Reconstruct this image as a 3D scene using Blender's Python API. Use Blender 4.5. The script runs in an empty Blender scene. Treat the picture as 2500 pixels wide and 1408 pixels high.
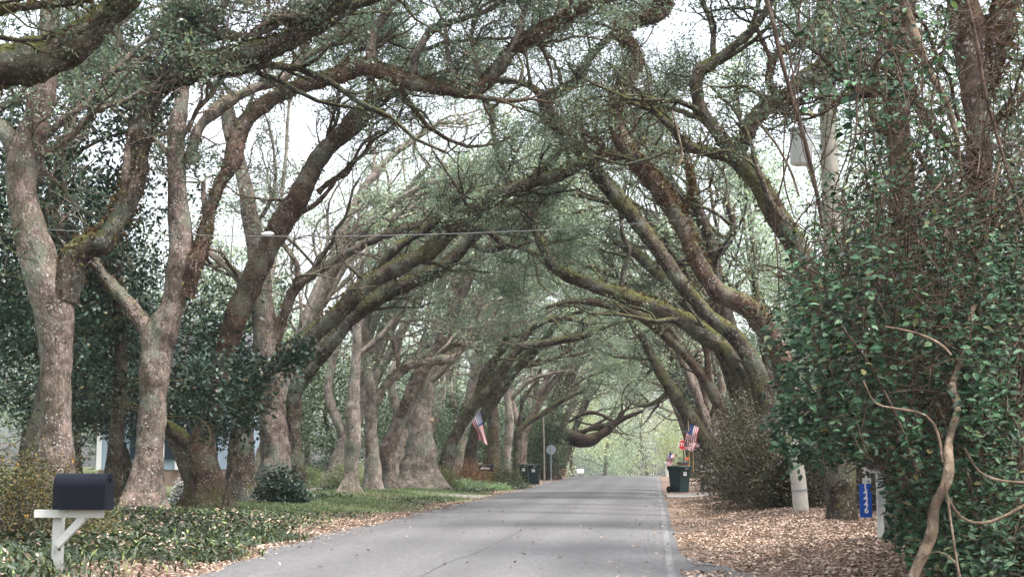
import bpy, math, random
import numpy as np
from mathutils import Matrix, Vector, Euler

SC = bpy.context.scene
COL = SC.collection
RNG = np.random.default_rng(7)
random.seed(11)
FPX = 3600.0
CAM = np.array([0.0, 0.0, 1.4])
PITCH = math.atan(412.0 / FPX)
YAW = math.atan(350.0 / FPX * math.cos(PITCH))
ROT = np.array((Matrix.Rotation(YAW, 3, 'Z') @ Matrix.Rotation(math.pi / 2 + PITCH, 3, 'X')))


def P(px, py, d):
    """the world point that the photograph shows at (px, py), d metres along the road"""
    r = ROT @ np.array([(px - 1250.0) / FPX, (704.0 - py) / FPX, -1.0])
    return CAM + r * (d / r[1])


def proj(p):
    q = (np.asarray(p) - CAM) @ ROT
    z = np.minimum(q[..., 2], -0.05)
    return 1250 + FPX * q[..., 0] / -z, 704 - FPX * q[..., 1] / -z


def sstep(a, b, x):
    t = np.clip((np.asarray(x, float) - a) / (b - a), 0, 1)
    return t * t * (3 - 2 * t)


def ground_z(x, y):
    x = np.asarray(x, float); y = np.asarray(y, float)
    z = 0.22 * sstep(-6.4, -9.5, x) + 0.45 * sstep(-13, -20, x)
    z = z + 0.26 * sstep(0.9, 3.0, x) * (1 - 0.6 * sstep(38, 60, y))
    z = z + 0.27 * sstep(-5.2, -5.9, x) * sstep(20, 15.5, y) * (1 - sstep(-8, -9.5, x))
    z = z + 0.03 * np.sin(x * 1.3 + y * 0.21) * np.sin(y * 0.7 + 1.0) * (sstep(-6.6, -8, x) + sstep(1.2, 2.4, x))
    return z - 0.035 * np.maximum(y - 112, 0) - 0.02


def gz(x, y):
    return float(ground_z(x, y))


def norm(v):
    return v / np.maximum(np.linalg.norm(v, axis=-1, keepdims=True), 1e-9)


_W = np.random.default_rng(3)
_WD = norm(_W.normal(size=(9, 3))); _WP = _W.uniform(0, 6.28, 9)


def wave(p, s):
    """cheap smooth noise in -1..1"""
    p = np.asarray(p)
    a = (p @ _WD.T) * s * np.array([1, 1.3, .8, 1.7, 2.1, 1.1, 2.6, 3.3, .6]) + _WP
    return (np.sin(a) * np.array([1, .8, 1, .6, .5, .9, .4, .3, 1])).sum(-1) / 3.2


# ---------------------------------------------------------------- object plumbing
def tag(o, label=None, cat=None, group=None, kind=None):
    if label: o['label'] = label
    if cat: o['category'] = cat
    if group: o['group'] = group
    if kind: o['kind'] = kind
    return o


def empty(name, loc, label, cat, group=None):
    o = bpy.data.objects.new(name, None)
    o.empty_display_size = 0.3
    COL.objects.link(o)
    o.location = tuple(float(c) for c in loc)
    return tag(o, label, cat, group)


class Geo:
    """collects quads as numpy blocks, writes ONE mesh object"""
    def __init__(self):
        self.v = []; self.q = []; self.b = []; self.r = []; self.m = []; self.n = 0

    def add(self, v, q, bark=None, rnd=0.5, mi=0):
        v = np.asarray(v, float).reshape(-1, 3); q = np.asarray(q, int).reshape(-1, 4)
        self.v.append(v); self.q.append(q + self.n)
        self.b.append(v if bark is None else np.asarray(bark, float).reshape(-1, 3))
        self.r.append(np.broadcast_to(np.asarray(rnd, float), (len(v),)))
        self.m.append(np.full(len(q), mi))
        self.n += len(v)

    def box(self, c, s, rot=None, mi=0, taper=1.0):
        c = np.asarray(c, float); h = np.asarray(s, float) / 2
        v = np.array([[x, y, z] for z in (-1, 1) for y in (-1, 1) for x in (-1, 1)], float) * h
        v[4:, :2] *= taper
        if rot is not None: v = v @ np.asarray(rot).T
        self.add(v + c, [[0, 2, 3, 1], [4, 5, 7, 6], [0, 1, 5, 4], [2, 6, 7, 3], [0, 4, 6, 2], [1, 3, 7, 5]], mi=mi)

    def tube(self, pts, rad, k=10, mi=0, cap=True, rough=0.0, flare=0.0, s0=0.0):
        pts = np.asarray(pts, float); n = len(pts)
        rad = np.broadcast_to(np.asarray(rad, float), (n,)).copy()
        T = norm(np.gradient(pts, axis=0))
        ref = np.array([0, 0, 1.0]) if abs(T[0][2]) < .8 else np.array([1.0, 0, 0])
        N = np.empty_like(pts); u = ref
        for i in range(n):
            u = u - T[i] * (u @ T[i]); u = u / max(np.linalg.norm(u), 1e-6); N[i] = u
        B = np.cross(T, N)
        th = np.arange(k) / k * 2 * math.pi
        cs, sn = np.cos(th), np.sin(th)
        d = N[:, None] * cs[None, :, None] + B[:, None] * sn[None, :, None]
        R = rad[:, None] * np.ones(k)
        if rough:
            q = pts[:, None] + d * rad[:, None, None]
            rr = rad.mean() + .05
            R = R * (1 + rough * wave(q, 1.1 / rr) + .55 * rough * wave(q + 9, 2.9 / rr) + .3 * rough * wave(q + 4, 7 / rr) + .22 * rough * wave(q * [1, 1, .45] + 2, 19 / (rr + .1)))
        if flare:
            hgt = pts[:, 2] - pts[0, 2]
            f = np.exp(-np.maximum(hgt, 0) / (1.1 * rad[0] + .1))
            R = R * (1 + flare * f[:, None] * (1 + .45 * np.sin(th * 5 + s0)[None] + .25 * np.sin(th * 3 + 2 + s0)[None]))
        v = pts[:, None] + d * R[..., None]
        s = s0 + np.concatenate([[0], np.cumsum(np.linalg.norm(np.diff(pts, axis=0), axis=1))])
        bk = np.stack([cs[None] * rad[:, None], sn[None] * rad[:, None], np.repeat(s[:, None], k, 1)], -1)
        i = np.arange(n - 1)[:, None] * k; j = np.arange(k)[None]; jn = (j + 1) % k
        q = np.stack([i + j, i + jn, i + k + jn, i + k + j], -1)
        self.add(v, q, bk, mi=mi)
        if cap:
            for e, fl in ((0, True), (n - 1, False)):
                ring = v[e]; c = pts[e]
                vv = np.concatenate([ring, (ring + c) / 2, np.repeat(c[None], k, 0) + (ring - c) * .02])
                jj = np.arange(k); nn = (jj + 1) % k
                qq = np.concatenate([np.stack([jj, nn, nn + k, jj + k], -1), np.stack([jj + k, nn + k, nn + 2 * k, jj + 2 * k], -1)])
                if fl: qq = qq[:, ::-1]
                self.add(vv, qq, mi=mi)

    def batch(self, PT, RD, k=3, mi=0):
        """PT (B,n,3), RD (B,n): many thin tubes at once"""
        PT = np.asarray(PT, float); RD = np.asarray(RD, float)
        if len(PT) == 0: return
        Bn, n, _ = PT.shape
        T = norm(np.gradient(PT, axis=1))
        mean = norm(PT[:, -1] - PT[:, 0] + 1e-6)
        ref = np.where(np.abs(mean[:, 2:3]) < .75, np.array([[0, 0, 1.0]]), np.array([[1.0, 0.2, 0]]))
        N = norm(np.cross(T, ref[:, None] + 1e-4)); B = np.cross(T, N)
        th = np.arange(k) / k * 2 * math.pi
        v = PT[:, :, None] + (N[:, :, None] * np.cos(th)[None, None, :, None] + B[:, :, None] * np.sin(th)[None, None, :, None]) * RD[:, :, None, None]
        b = np.arange(Bn)[:, None, None] * n * k; i = np.arange(n - 1)[None, :, None] * k; j = np.arange(k)[None, None]; jn = (j + 1) % k
        q = np.stack([b + i + j, b + i + jn, b + i + k + jn, b + i + k + j], -1)
        self.add(v, q, mi=mi)

    def leaves(self, C, L, W, up=0.3, droop=0.0, mi=0, fold=0, nrm=None, jit=1.0):
        """oval leaf cards at centres C; length L, width W (arrays or scalars)"""
        C = np.asarray(C, float); n = len(C)
        if n == 0: return
        N = RNG.normal(size=(n, 3)) * jit
        N[:, 2] = np.abs(N[:, 2]) + up
        if nrm is not None: N = N + nrm
        N = norm(N)
        A = RNG.normal(size=(n, 3)); A[:, 2] -= droop
        A = norm(A - N * (A * N).sum(1, keepdims=True))
        B = np.cross(N, A)
        L = np.broadcast_to(np.asarray(L, float), (n,))[:, None] * RNG.uniform(.55, 1.35, (n, 1)); W = np.broadcast_to(np.asarray(W, float), (n,))[:, None] * RNG.uniform(.75, 1.2, (n, 1))
        rnd = RNG.uniform(0, 1, n)
        if fold:
            t = np.stack([C - A * L * .5, C - A * L * .18 + B * W * .46 + N * W * .14, C + A * L * .2 + B * W * .4 + N * W * .12, C + A * L * .5 - N * W * .1,
                          C + A * L * .2 - B * W * .4 + N * W * .12, C - A * L * .18 - B * W * .46 + N * W * .14], 1)
            k = np.arange(n)[:, None] * 6
            q = np.concatenate([k + np.array([[0, 3, 2, 1]]), k + np.array([[0, 5, 4, 3]])])
            self.add(t.reshape(-1, 3), q, rnd=np.repeat(rnd, 6), mi=mi)
        else:
            t = np.stack([C - A * L * .5, C + B * W * .5 + A * L * .05, C + A * L * .5, C - B * W * .5 + A * L * .05], 1)
            q = np.arange(n * 4).reshape(-1, 4)
            self.add(t.reshape(-1, 3), q, rnd=np.repeat(rnd, 4), mi=mi)

    def blades(self, C, H, W, lean=.5, mi=0):
        """arching grass or strap leaves rooted at C: three quads each"""
        C = np.asarray(C, float); n = len(C)
        H = np.broadcast_to(np.asarray(H, float), (n,))[:, None] * RNG.uniform(.6, 1.3, (n, 1))
        a = RNG.uniform(0, 6.283, n)
        D = np.stack([np.cos(a), np.sin(a), 0 * a], 1); S = np.stack([-np.sin(a), np.cos(a), 0 * a], 1)
        ln = lean * RNG.uniform(.4, 1.4, (n, 1)); Z = np.array([[0, 0, 1.0]])
        rows = []
        for t, w in ((0, .8), (.4, 1), (.75, .7), (1, .08)):
            c = C + Z * H * (t - .45 * ln * t * t) + D * H * ln * t * t
            rows += [c - S * W * w / 2, c + S * W * w / 2]
        v = np.stack(rows, 1); k = np.arange(n)[:, None] * 8
        q = np.concatenate([k + np.array([[2 * i, 2 * i + 1, 2 * i + 3, 2 * i + 2]]) for i in range(3)])
        self.add(v.reshape(-1, 3), q, rnd=np.repeat(RNG.uniform(0, 1, n), 8), mi=mi)

    def obj(self, name, mats, parent=None, label=None, smooth=True, origin=None):
        V = np.concatenate(self.v); Q = np.concatenate(self.q)
        if parent is not None:
            V = V - np.array(parent.matrix_basis.translation if parent.parent is None else
                             (parent.matrix_basis.translation + parent.parent.matrix_basis.translation))
        elif origin is not None:
            V = V - np.asarray(origin)
        me = bpy.data.meshes.new(name)
        me.vertices.add(len(V)); me.vertices.foreach_set('co', V.ravel().astype(np.float32))
        me.loops.add(Q.size); me.loops.foreach_set('vertex_index', Q.ravel().astype(np.int32))
        me.polygons.add(len(Q)); me.polygons.foreach_set('loop_start', np.arange(0, Q.size, 4, dtype=np.int32))
        me.polygons.foreach_set('material_index', np.concatenate(self.m).astype(np.int32))
        me.polygons.foreach_set('use_smooth', np.full(len(Q), smooth))
        me.update(calc_edges=True)
        a = me.attributes.new('rnd', 'FLOAT', 'POINT'); a.data.foreach_set('value', np.concatenate(self.r).astype(np.float32))
        a = me.attributes.new('bark_co', 'FLOAT_VECTOR', 'POINT'); a.data.foreach_set('vector', np.concatenate(self.b).ravel().astype(np.float32))
        for m in (mats if isinstance(mats, (list, tuple)) else [mats]): me.materials.append(m)
        o = bpy.data.objects.new(name, me); COL.objects.link(o)
        if parent is not None: o.parent = parent
        elif origin is not None: o.location = tuple(float(c) for c in origin)
        if label: o['label'] = label
        return o


def rotz(a):
    return np.array([[math.cos(a), -math.sin(a), 0], [math.sin(a), math.cos(a), 0], [0, 0, 1]])


def prism(g, outline, axis_from, axis_to, frame, mi=0):
    """extrude a closed 2-D outline (u,v) between two 3-D points; frame=(U,V) vectors; end caps as fans of quads"""
    o = np.asarray(outline, float); k = len(o); U, V = (np.asarray(f, float) for f in frame)
    rings = []
    for c in (axis_from, axis_to):
        rings.append(np.asarray(c, float) + o[:, :1] * U + o[:, 1:] * V)
    v = np.concatenate(rings); j = np.arange(k); n = (j + 1) % k
    g.add(v, np.stack([j, n, n + k, j + k], -1), mi=mi)
    for r, fl in ((rings[0], True), (rings[1], False)):
        c = r.mean(0); vv = np.concatenate([r, c + (r - c) * .01])
        q = np.stack([j, n, n + k, j + k], -1)
        g.add(vv, q[:, ::-1] if fl else q, mi=mi)


# ---------------------------------------------------------------- materials
def mat(name):
    m = bpy.data.materials.new(name); m.use_nodes = True
    nt = m.node_tree; nt.nodes.clear()
    out = nt.nodes.new('ShaderNodeOutputMaterial')
    return m, nt, out


def N(nt, typ, **kw):
    n = nt.nodes.new(typ)
    for k, v in kw.items():
        if k.startswith('i_'):
            key = k[2:].replace('_', ' ')
            n.inputs[int(key) if key.isdigit() else key].default_value = v
        else: setattr(n, k, v)
    return n


def ramp(nt, fac, stops, interp='LINEAR'):
    r = nt.nodes.new('ShaderNodeValToRGB'); r.color_ramp.interpolation = interp
    e = r.color_ramp.elements
    while len(e) > 1: e.remove(e[-1])
    e[0].position = stops[0][0]; e[0].color = (*stops[0][1], 1)
    for p, c in stops[1:]:
        x = e.new(p); x.color = (*c, 1)
    if fac is not None: nt.links.new(fac, r.inputs[0])
    return r.outputs[0]


def mix(nt, f, a, b, blend='MIX'):
    m = nt.nodes.new('ShaderNodeMix'); m.data_type = 'RGBA'; m.blend_type = blend
    for s, v in ((m.inputs[0], f), (m.inputs[6], a), (m.inputs[7], b)):
        if hasattr(v, 'links'): nt.links.new(v, s)
        elif isinstance(v, (int, float)): s.default_value = v
        else: s.default_value = (*v, 1)
    return m.outputs[2]


def mth(nt, op, a, b=0.0, c=None):
    m = nt.nodes.new('ShaderNodeMath'); m.operation = op
    for s, v in zip(m.inputs, (a, b) if c is None else (a, b, c)):
        if hasattr(v, 'links'): nt.links.new(v, s)
        else: s.default_value = v
    return m.outputs[0]


def maprange(nt, v, a, b, c=0.0, d=1.0, smooth=True):
    m = nt.nodes.new('ShaderNodeMapRange'); m.interpolation_type = 'SMOOTHSTEP' if smooth else 'LINEAR'
    nt.links.new(v, m.inputs[0])
    for i, x in enumerate((a, b, c, d)): m.inputs[i + 1].default_value = x
    return m.outputs[0]


def noise(nt, co, scale, detail=4, rough=.55, dist=0.0):
    n = nt.nodes.new('ShaderNodeTexNoise'); n.inputs['Scale'].default_value = scale; n.inputs['Detail'].default_value = detail
    n.inputs['Roughness'].default_value = rough; n.inputs['Distortion'].default_value = dist
    if co is not None: nt.links.new(co, n.inputs['Vector'])
    return n.outputs['Fac']


def attr(nt, name, out='Fac'):
    a = nt.nodes.new('ShaderNodeAttribute'); a.attribute_name = name
    return a.outputs[out]


def scaled(nt, co, s):
    m = nt.nodes.new('ShaderNodeVectorMath'); m.operation = 'MULTIPLY'
    nt.links.new(co, m.inputs[0]); m.inputs[1].default_value = s
    return m.outputs[0]


def plain(name, col, rough=.6, spec=.4, metal=0.0, var=.12, vs=8.0, bump=0.0, dirt=None):
    m, nt, out = mat(name)
    b = nt.nodes.new('ShaderNodeBsdfPrincipled')
    co = nt.nodes.new('ShaderNodeTexCoord').outputs['Object']
    n = noise(nt, co, vs, 6, .65)
    c = mix(nt, n, tuple(x * (1 - var) for x in col), tuple(min(1, x * (1 + var)) for x in col))
    if dirt:
        n2 = noise(nt, co, vs * .5, 5, .7)
        c = mix(nt, maprange(nt, n2, .5, .72), c, dirt)
    nt.links.new(c, b.inputs['Base Color'])
    b.inputs['Roughness'].default_value = rough; b.inputs['Specular IOR Level'].default_value = spec; b.inputs['Metallic'].default_value = metal
    if bump:
        bp = N(nt, 'ShaderNodeBump', i_Strength=bump, i_Distance=.01); nt.links.new(n, bp.inputs['Height']); nt.links.new(bp.outputs[0], b.inputs['Normal'])
    nt.links.new(b.outputs[0], out.inputs[0])
    return m


def leaf_mat(name, stops, rough=.45, spec=.4, trans=.3, tint=(1.3, 1.25, .6), patch=.35):
    """leaf surface: colour differs leaf by leaf and in broad patches, some light passes through"""
    m, nt, out = mat(name)
    c = ramp(nt, attr(nt, 'rnd'), stops)
    co = nt.nodes.new('ShaderNodeNewGeometry').outputs['Position']
    n = noise(nt, co, .55, 3, .6)
    c = mix(nt, 1.0, c, ramp(nt, n, [(.3, (1 - patch,) * 3), (.7, (1 + patch, 1 + patch, 1 + patch * .8))]), 'MULTIPLY')
    b = nt.nodes.new('ShaderNodeBsdfPrincipled'); nt.links.new(c, b.inputs['Base Color'])
    b.inputs['Roughness'].default_value = rough; b.inputs['Specular IOR Level'].default_value = spec
    t = nt.nodes.new('ShaderNodeBsdfTranslucent'); nt.links.new(mix(nt, 1.0, c, tint, 'MULTIPLY'), t.inputs[0])
    s = nt.nodes.new('ShaderNodeMixShader'); s.inputs[0].default_value = trans
    nt.links.new(b.outputs[0], s.inputs[1]); nt.links.new(t.outputs[0], s.inputs[2]); nt.links.new(s.outputs[0], out.inputs[0])
    return m


def bark_mat(name, dark, light, lichen=.5, moss=.5, mosscol=(.062, .066, .02), red=0.0):
    m, nt, out = mat(name)
    bc = attr(nt, 'bark_co', 'Vector')
    geo = nt.nodes.new('ShaderNodeNewGeometry')
    st = scaled(nt, bc, (1, 1, .3))
    n1 = noise(nt, st, 14, 6, .65, .6)
    n2 = noise(nt, bc, 2.2, 4, .6)
    n3 = noise(nt, bc, 26, 4, .7)
    c = ramp(nt, n1, [(.3, dark), (.5, tuple((a + b) / 2 for a, b in zip(dark, light))), (.72, light)])
    c = mix(nt, maprange(nt, n2, .42, .62, 0, .65), c, tuple(x * .55 for x in dark) if not red else (.105 + red, .068, .052))
    lc = mth(nt, 'MULTIPLY', maprange(nt, n3, .57, .63), maprange(nt, noise(nt, bc, 4.5, 3), .40, .56))
    n4 = noise(nt, bc, 6.5, 4, .7, .8)
    c = mix(nt, 1.0, c, ramp(nt, n4, [(.32, (.45, .43, .42)), (.52, (1, 1, 1)), (.7, (1.5, 1.48, 1.45))]), 'MULTIPLY')
    c = mix(nt, mth(nt, 'MULTIPLY', lc, lichen), c, (.52, .53, .48))
    grn = mth(nt, 'MULTIPLY', maprange(nt, noise(nt, bc, 1.3, 4), .50, .68), .55 * lichen)
    c = mix(nt, grn, c, (.20, .24, .19))
    dv = nt.nodes.new('ShaderNodeTexVoronoi'); dv.inputs['Scale'].default_value = 9; nt.links.new(bc, dv.inputs['Vector'])
    dots = mth(nt, 'MULTIPLY', maprange(nt, mth(nt, 'ADD', dv.outputs['Distance'], mth(nt, 'MULTIPLY', n3, .25)), .33, .20), maprange(nt, noise(nt, bc, 3.1, 4, .7), .50, .66, 0, .8))
    c = mix(nt, mth(nt, 'MULTIPLY', dots, lichen), c, (.62, .64, .60))
    side = maprange(nt, noise(nt, bc, 1.1, 5, .65, .5), .53, .66, 0, .75 * moss)
    c = mix(nt, side, c, ramp(nt, n3, [(.35, (.05, .055, .02)), (.65, (.15, .15, .06))]))
    sep = nt.nodes.new('ShaderNodeSeparateXYZ'); nt.links.new(geo.outputs['Normal'], sep.inputs[0])
    up = maprange(nt, mth(nt, 'ADD', sep.outputs[2], mth(nt, 'MULTIPLY', noise(nt, geo.outputs['Position'], 3.5, 4, .6), 1.5)), 1.0, 1.35)
    c = mix(nt, mth(nt, 'MULTIPLY', up, moss), c, ramp(nt, n3, [(.35, tuple(x * .5 for x in mosscol)), (.65, tuple(x * 1.7 for x in mosscol))]))
    b = nt.nodes.new('ShaderNodeBsdfPrincipled'); nt.links.new(c, b.inputs['Base Color'])
    b.inputs['Roughness'].default_value = .9; b.inputs['Specular IOR Level'].default_value = .15
    v = nt.nodes.new('ShaderNodeTexVoronoi'); v.feature = 'DISTANCE_TO_EDGE'; v.inputs['Scale'].default_value = 15
    nt.links.new(scaled(nt, bc, (1, 1, .4)), v.inputs['Vector'])
    h = mth(nt, 'ADD', n1, mth(nt, 'MULTIPLY', maprange(nt, v.outputs['Distance'], 0, .25), .16))
    h = mth(nt, 'ADD', h, mth(nt, 'MULTIPLY', n3, .4))
    bp = N(nt, 'ShaderNodeBump', i_Strength=.85, i_Distance=.04); nt.links.new(h, bp.inputs['Height']); nt.links.new(bp.outputs[0], b.inputs['Normal'])
    nt.links.new(b.outputs[0], out.inputs[0])
    return m


M = {}
M['bark'] = bark_mat('oak_bark', (.018, .013, .010), (.115, .086, .070), .7, .75)
M['bark_pale'] = bark_mat('pale_oak_bark', (.07, .05, .042), (.29, .222, .192), .9, .35)
M['bark_red'] = bark_mat('reddish_oak_bark', (.018, .010, .008), (.105, .066, .052), .7, .5, red=.01)
M['bark_light'] = bark_mat('light_tan_bark', (.14, .11, .095), (.46, .39, .34), .9, .3)
M['bark_bare'] = bark_mat('bare_broken_bark', (.012, .008, .006), (.075, .048, .038), .2, .12)
M['bark_dark'] = bark_mat('dark_oak_bark', (.022, .017, .013), (.125, .095, .075), .5, .95)
M['twig'] = plain('grey_twig', (.13, .11, .09), .9, .1, var=.3, vs=3)
M['oak_leaf'] = leaf_mat('oak_leaf', [(0, (.06, .095, .072)), (.5, (.105, .15, .118)), (.85, (.16, .205, .165)), (1, (.23, .23, .15))], .36, .6, .5, (1.5, 1.6, 1.25))
M['far_leaf'] = leaf_mat('lightened_far_leaf', [(0, (.13, .19, .14)), (.6, (.24, .31, .235)), (1, (.40, .43, .34))], .42, .5, .5, (1.45, 1.5, 1.2))  # oak leaf lightened for distance: brightness of the far canopy put into the colour
M['bright_leaf'] = leaf_mat('pale_lightened_leaf', [(0, (.22, .26, .19)), (.6, (.34, .39, .28)), (1, (.48, .52, .40))], .5, .4, .4)  # own pale green, plus light and haze beyond the crest put into the colour
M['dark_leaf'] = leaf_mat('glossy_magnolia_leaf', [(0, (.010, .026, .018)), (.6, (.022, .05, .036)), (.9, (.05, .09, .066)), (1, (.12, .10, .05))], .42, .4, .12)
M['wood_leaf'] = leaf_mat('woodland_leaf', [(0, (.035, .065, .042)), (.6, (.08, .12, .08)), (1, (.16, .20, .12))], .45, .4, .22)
M['vine_leaf'] = leaf_mat('vine_leaf', [(0, (.004, .015, .007)), (.5, (.014, .042, .019)), (.8, (.042, .100, .055)), (.95, (.10, .17, .10)), (1, (.12, .10, .04))], .55, .25, .22, patch=.4)  # lightest stops put highlights into the leaf colour; patch varies whole clumps
M['dim_leaf'] = leaf_mat('shaded_undergrowth_leaf', [(0, (.006, .006, .004)), (.4, (.014, .016, .008)), (.75, (.03, .032, .016)), (1, (.06, .038, .022))], .6, .2, .2)  # brown leaf darkened: shade behind the vines put into the colour
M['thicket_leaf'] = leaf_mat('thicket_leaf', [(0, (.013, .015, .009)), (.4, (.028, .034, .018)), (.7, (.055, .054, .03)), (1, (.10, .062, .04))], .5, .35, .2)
M['azalea_leaf'] = leaf_mat('azalea_leaf', [(0, (.06, .065, .03)), (.6, (.12, .12, .055)), (.9, (.17, .14, .06)), (1, (.36, .22, .05))], .55, .3, .2)
M['brown_leaf'] = leaf_mat('dead_leaf', [(0, (.09, .06, .047)), (.3, (.24, .165, .128)), (.7, (.42, .315, .255)), (1, (.58, .48, .40))], .7, .25, .1, (1.1, .9, .6), .2)
M['fern'] = leaf_mat('dry_fern', [(0, (.045, .025, .016)), (.5, (.10, .060, .038)), (.85, (.16, .115, .055)), (1, (.12, .14, .05))], .8, .1, .15, (1.2, 1, .5))
M['ivy'] = leaf_mat('ground_cover_leaf', [(0, (.013, .028, .014)), (.5, (.038, .06, .032)), (.9, (.09, .11, .065)), (1, (.20, .27, .08))], .5, .4, .2)
M['pale_cover'] = leaf_mat('pale_ground_cover_leaf', [(0, (.12, .20, .12)), (1, (.26, .36, .22))], .5, .3, .25)
M['grass'] = leaf_mat('grass_blade', [(0, (.07, .12, .055)), (.6, (.14, .20, .10)), (1, (.26, .30, .16))], .5, .3, .25)
M['boxwood'] = leaf_mat('clipped_bush_leaf', [(0, (.035, .05, .018)), (.6, (.07, .085, .03)), (1, (.15, .15, .05))], .5, .3, .2)
M['brown_bush'] = leaf_mat('withered_bush_leaf', [(0, (.12, .06, .035)), (.6, (.24, .13, .075)), (1, (.32, .22, .13))], .7, .2, .2)
M['white_petal'] = leaf_mat('white_petal', [(0, (.6, .6, .58)), (1, (.85, .85, .82))], .5, .3, .3, (1, 1, 1), .05)
M['white_paint'] = plain('white_paint', (.60, .60, .56), .65, .3, var=.15, vs=14, dirt=(.30, .31, .23))
M['worn_white'] = plain('worn_white_paint', (.62, .62, .58), .7, .2, var=.15, vs=14, dirt=(.25, .24, .2))
M['black_metal'] = plain('black_metal', (.001, .0025, .008), .38, .22, var=.3, vs=9, dirt=(.010, .011, .014))
M['can_green'] = plain('dark_green_plastic', (.008, .024, .026), .5, .3, var=.15)
M['can_black'] = plain('black_plastic', (.008, .016, .018), .5, .4)
M['rubber'] = plain('black_rubber', (.012, .011, .013), .8, .2)
M['sticker'] = plain('white_sticker', (.75, .75, .76), .6, .2, var=.05)
M['pole_wood'] = plain('weathered_pole_wood', (.46, .43, .38), .9, .1, var=.3, vs=7, bump=.5, dirt=(.24, .22, .19))
M['post_wood'] = plain('tan_post_wood', (.45, .30, .18), .85, .15, var=.2)
M['grey_enamel'] = plain('pale_grey_enamel', (.84, .86, .90), .4, .5, var=.05)
M['porcelain'] = plain('glazed_porcelain', (.7, .71, .72), .25, .6, var=.04)
M['wire'] = plain('dull_wire', (.16, .16, .165), .5, .3)
M['cut_wood'] = plain('cut_wood', (.50, .38, .26), .85, .1, var=.2)
M['sign_blue'] = plain('blue_sign_face', (.012, .085, .42), .45, .4, var=.12, vs=5)
M['sign_white'] = plain('white_lettering', (.8, .8, .8), .5, .3, var=.03)
M['sign_red'] = plain('red_sign_face', (.55, .02, .025), .45, .4, var=.05)
M['sign_back'] = plain('bare_sign_metal', (.22, .25, .27), .45, .4, var=.06)
M['flag_red'] = plain('red_cloth', (.50, .035, .06), .85, .1, var=.08)
M['flag_white'] = plain('white_cloth', (.78, .76, .78), .85, .1, var=.04)
M['flag_blue'] = plain('blue_cloth', (.045, .07, .18), .85, .1, var=.1)
M['orange'] = plain('orange_panel', (.60, .16, .07), .6, .3)
M['cardboard'] = plain('brown_cardboard', (.42, .22, .12), .85, .1)
M['yellow_wood'] = plain('yellow_stake', (.55, .38, .12), .8, .2)
M['wall_blue'] = plain('blue_grey_siding', (.33, .42, .52), .7, .3, var=.04)
M['trim'] = plain('white_trim', (.75, .75, .75), .6, .3, var=.03)
M['shutter'] = plain('navy_shutter', (.012, .025, .045), .5, .3)
M['brick'] = plain('foundation_brick', (.26, .19, .16), .9, .1, var=.3, vs=20)
M['roof'] = plain('grey_shingle', (.10, .10, .105), .9, .1, var=.3, vs=20)
M['glass'] = plain('window_glass', (.02, .03, .04), .1, .8)
M['concrete'] = plain('pale_driveway_concrete', (.30, .28, .26), .9, .15, var=.15, vs=2, bump=.2)
# ================================================================ camera, world, light
cam = bpy.data.cameras.new('camera'); camo = bpy.data.objects.new('camera', cam); COL.objects.link(camo)
camo.location = tuple(CAM); camo.rotation_euler = Matrix(ROT.tolist()).to_euler()
cam.sensor_width = 36.0; cam.lens = FPX / 2500 * 36.0; cam.clip_end = 3000; cam.clip_start = .1
cam.dof.use_dof = True; cam.dof.focus_distance = 15.0; cam.dof.aperture_fstop = 8.0
SC.camera = camo
SUN_EL, SUN_AZ = math.radians(64), math.radians(115)      # azimuth measured from +Y, negative = to the left
w = bpy.data.worlds.new('World'); SC.world = w; w.use_nodes = True
nt = w.node_tree; nt.nodes.clear()
sky = nt.nodes.new('ShaderNodeTexSky'); sky.sky_type = 'NISHITA'; sky.sun_disc = False
sky.sun_elevation = SUN_EL; sky.sun_rotation = SUN_AZ; sky.air_density = 1.0; sky.dust_density = 4.0; sky.ozone_density = .6
hs = nt.nodes.new('ShaderNodeHueSaturation'); hs.inputs['Saturation'].default_value = .35; nt.links.new(sky.outputs[0], hs.inputs['Color'])
bg = nt.nodes.new('ShaderNodeBackground'); bg.inputs[1].default_value = .12; nt.links.new(hs.outputs[0], bg.inputs[0])
wo = nt.nodes.new('ShaderNodeOutputWorld'); nt.links.new(bg.outputs[0], wo.inputs[0])
sl = bpy.data.lights.new('sun', 'SUN'); sl.energy = 1.5; sl.angle = math.radians(12); sl.color = (1, .96, .9)
so = bpy.data.objects.new('sun', sl); COL.objects.link(so)
sd = Vector((math.sin(SUN_AZ) * math.cos(SUN_EL), math.cos(SUN_AZ) * math.cos(SUN_EL), math.sin(SUN_EL)))
so.rotation_euler = sd.to_track_quat('Z', 'Y').to_euler(); so.location = (0, 0, 40)
SC.view_settings.view_transform = 'Standard'; SC.view_settings.look = 'None'; SC.view_settings.gamma = 1; SC.view_settings.exposure = 2.15
SC.cycles.max_bounces = 6; SC.cycles.diffuse_bounces = 2; SC.cycles.glossy_bounces = 2; SC.cycles.transmission_bounces = 4; SC.cycles.transparent_max_bounces = 4
SC.cycles.volume_bounces = 0; SC.cycles.caustics_reflective = False; SC.cycles.caustics_refractive = False
try:
    SC.cycles.use_denoising = True
except Exception: pass


# ================================================================ ground, road
def sheet(name, xs, ys, zf, m, kind='structure', edge=None, parent=None):
    X, Y = np.meshgrid(xs, ys)
    if edge is not None: X = edge(X, Y)
    Z = zf(X, Y); nx, ny = len(xs), len(ys)
    g = Geo(); i = np.arange(ny - 1)[:, None] * nx + np.arange(nx - 1)[None]
    g.add(np.stack([X, Y, Z], -1).reshape(-1, 3), np.stack([i, i + 1, i + nx + 1, i + nx], -1).reshape(-1, 4))
    o = g.obj(name, m, parent)
    if kind and parent is None: o['kind'] = kind
    return o


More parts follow.
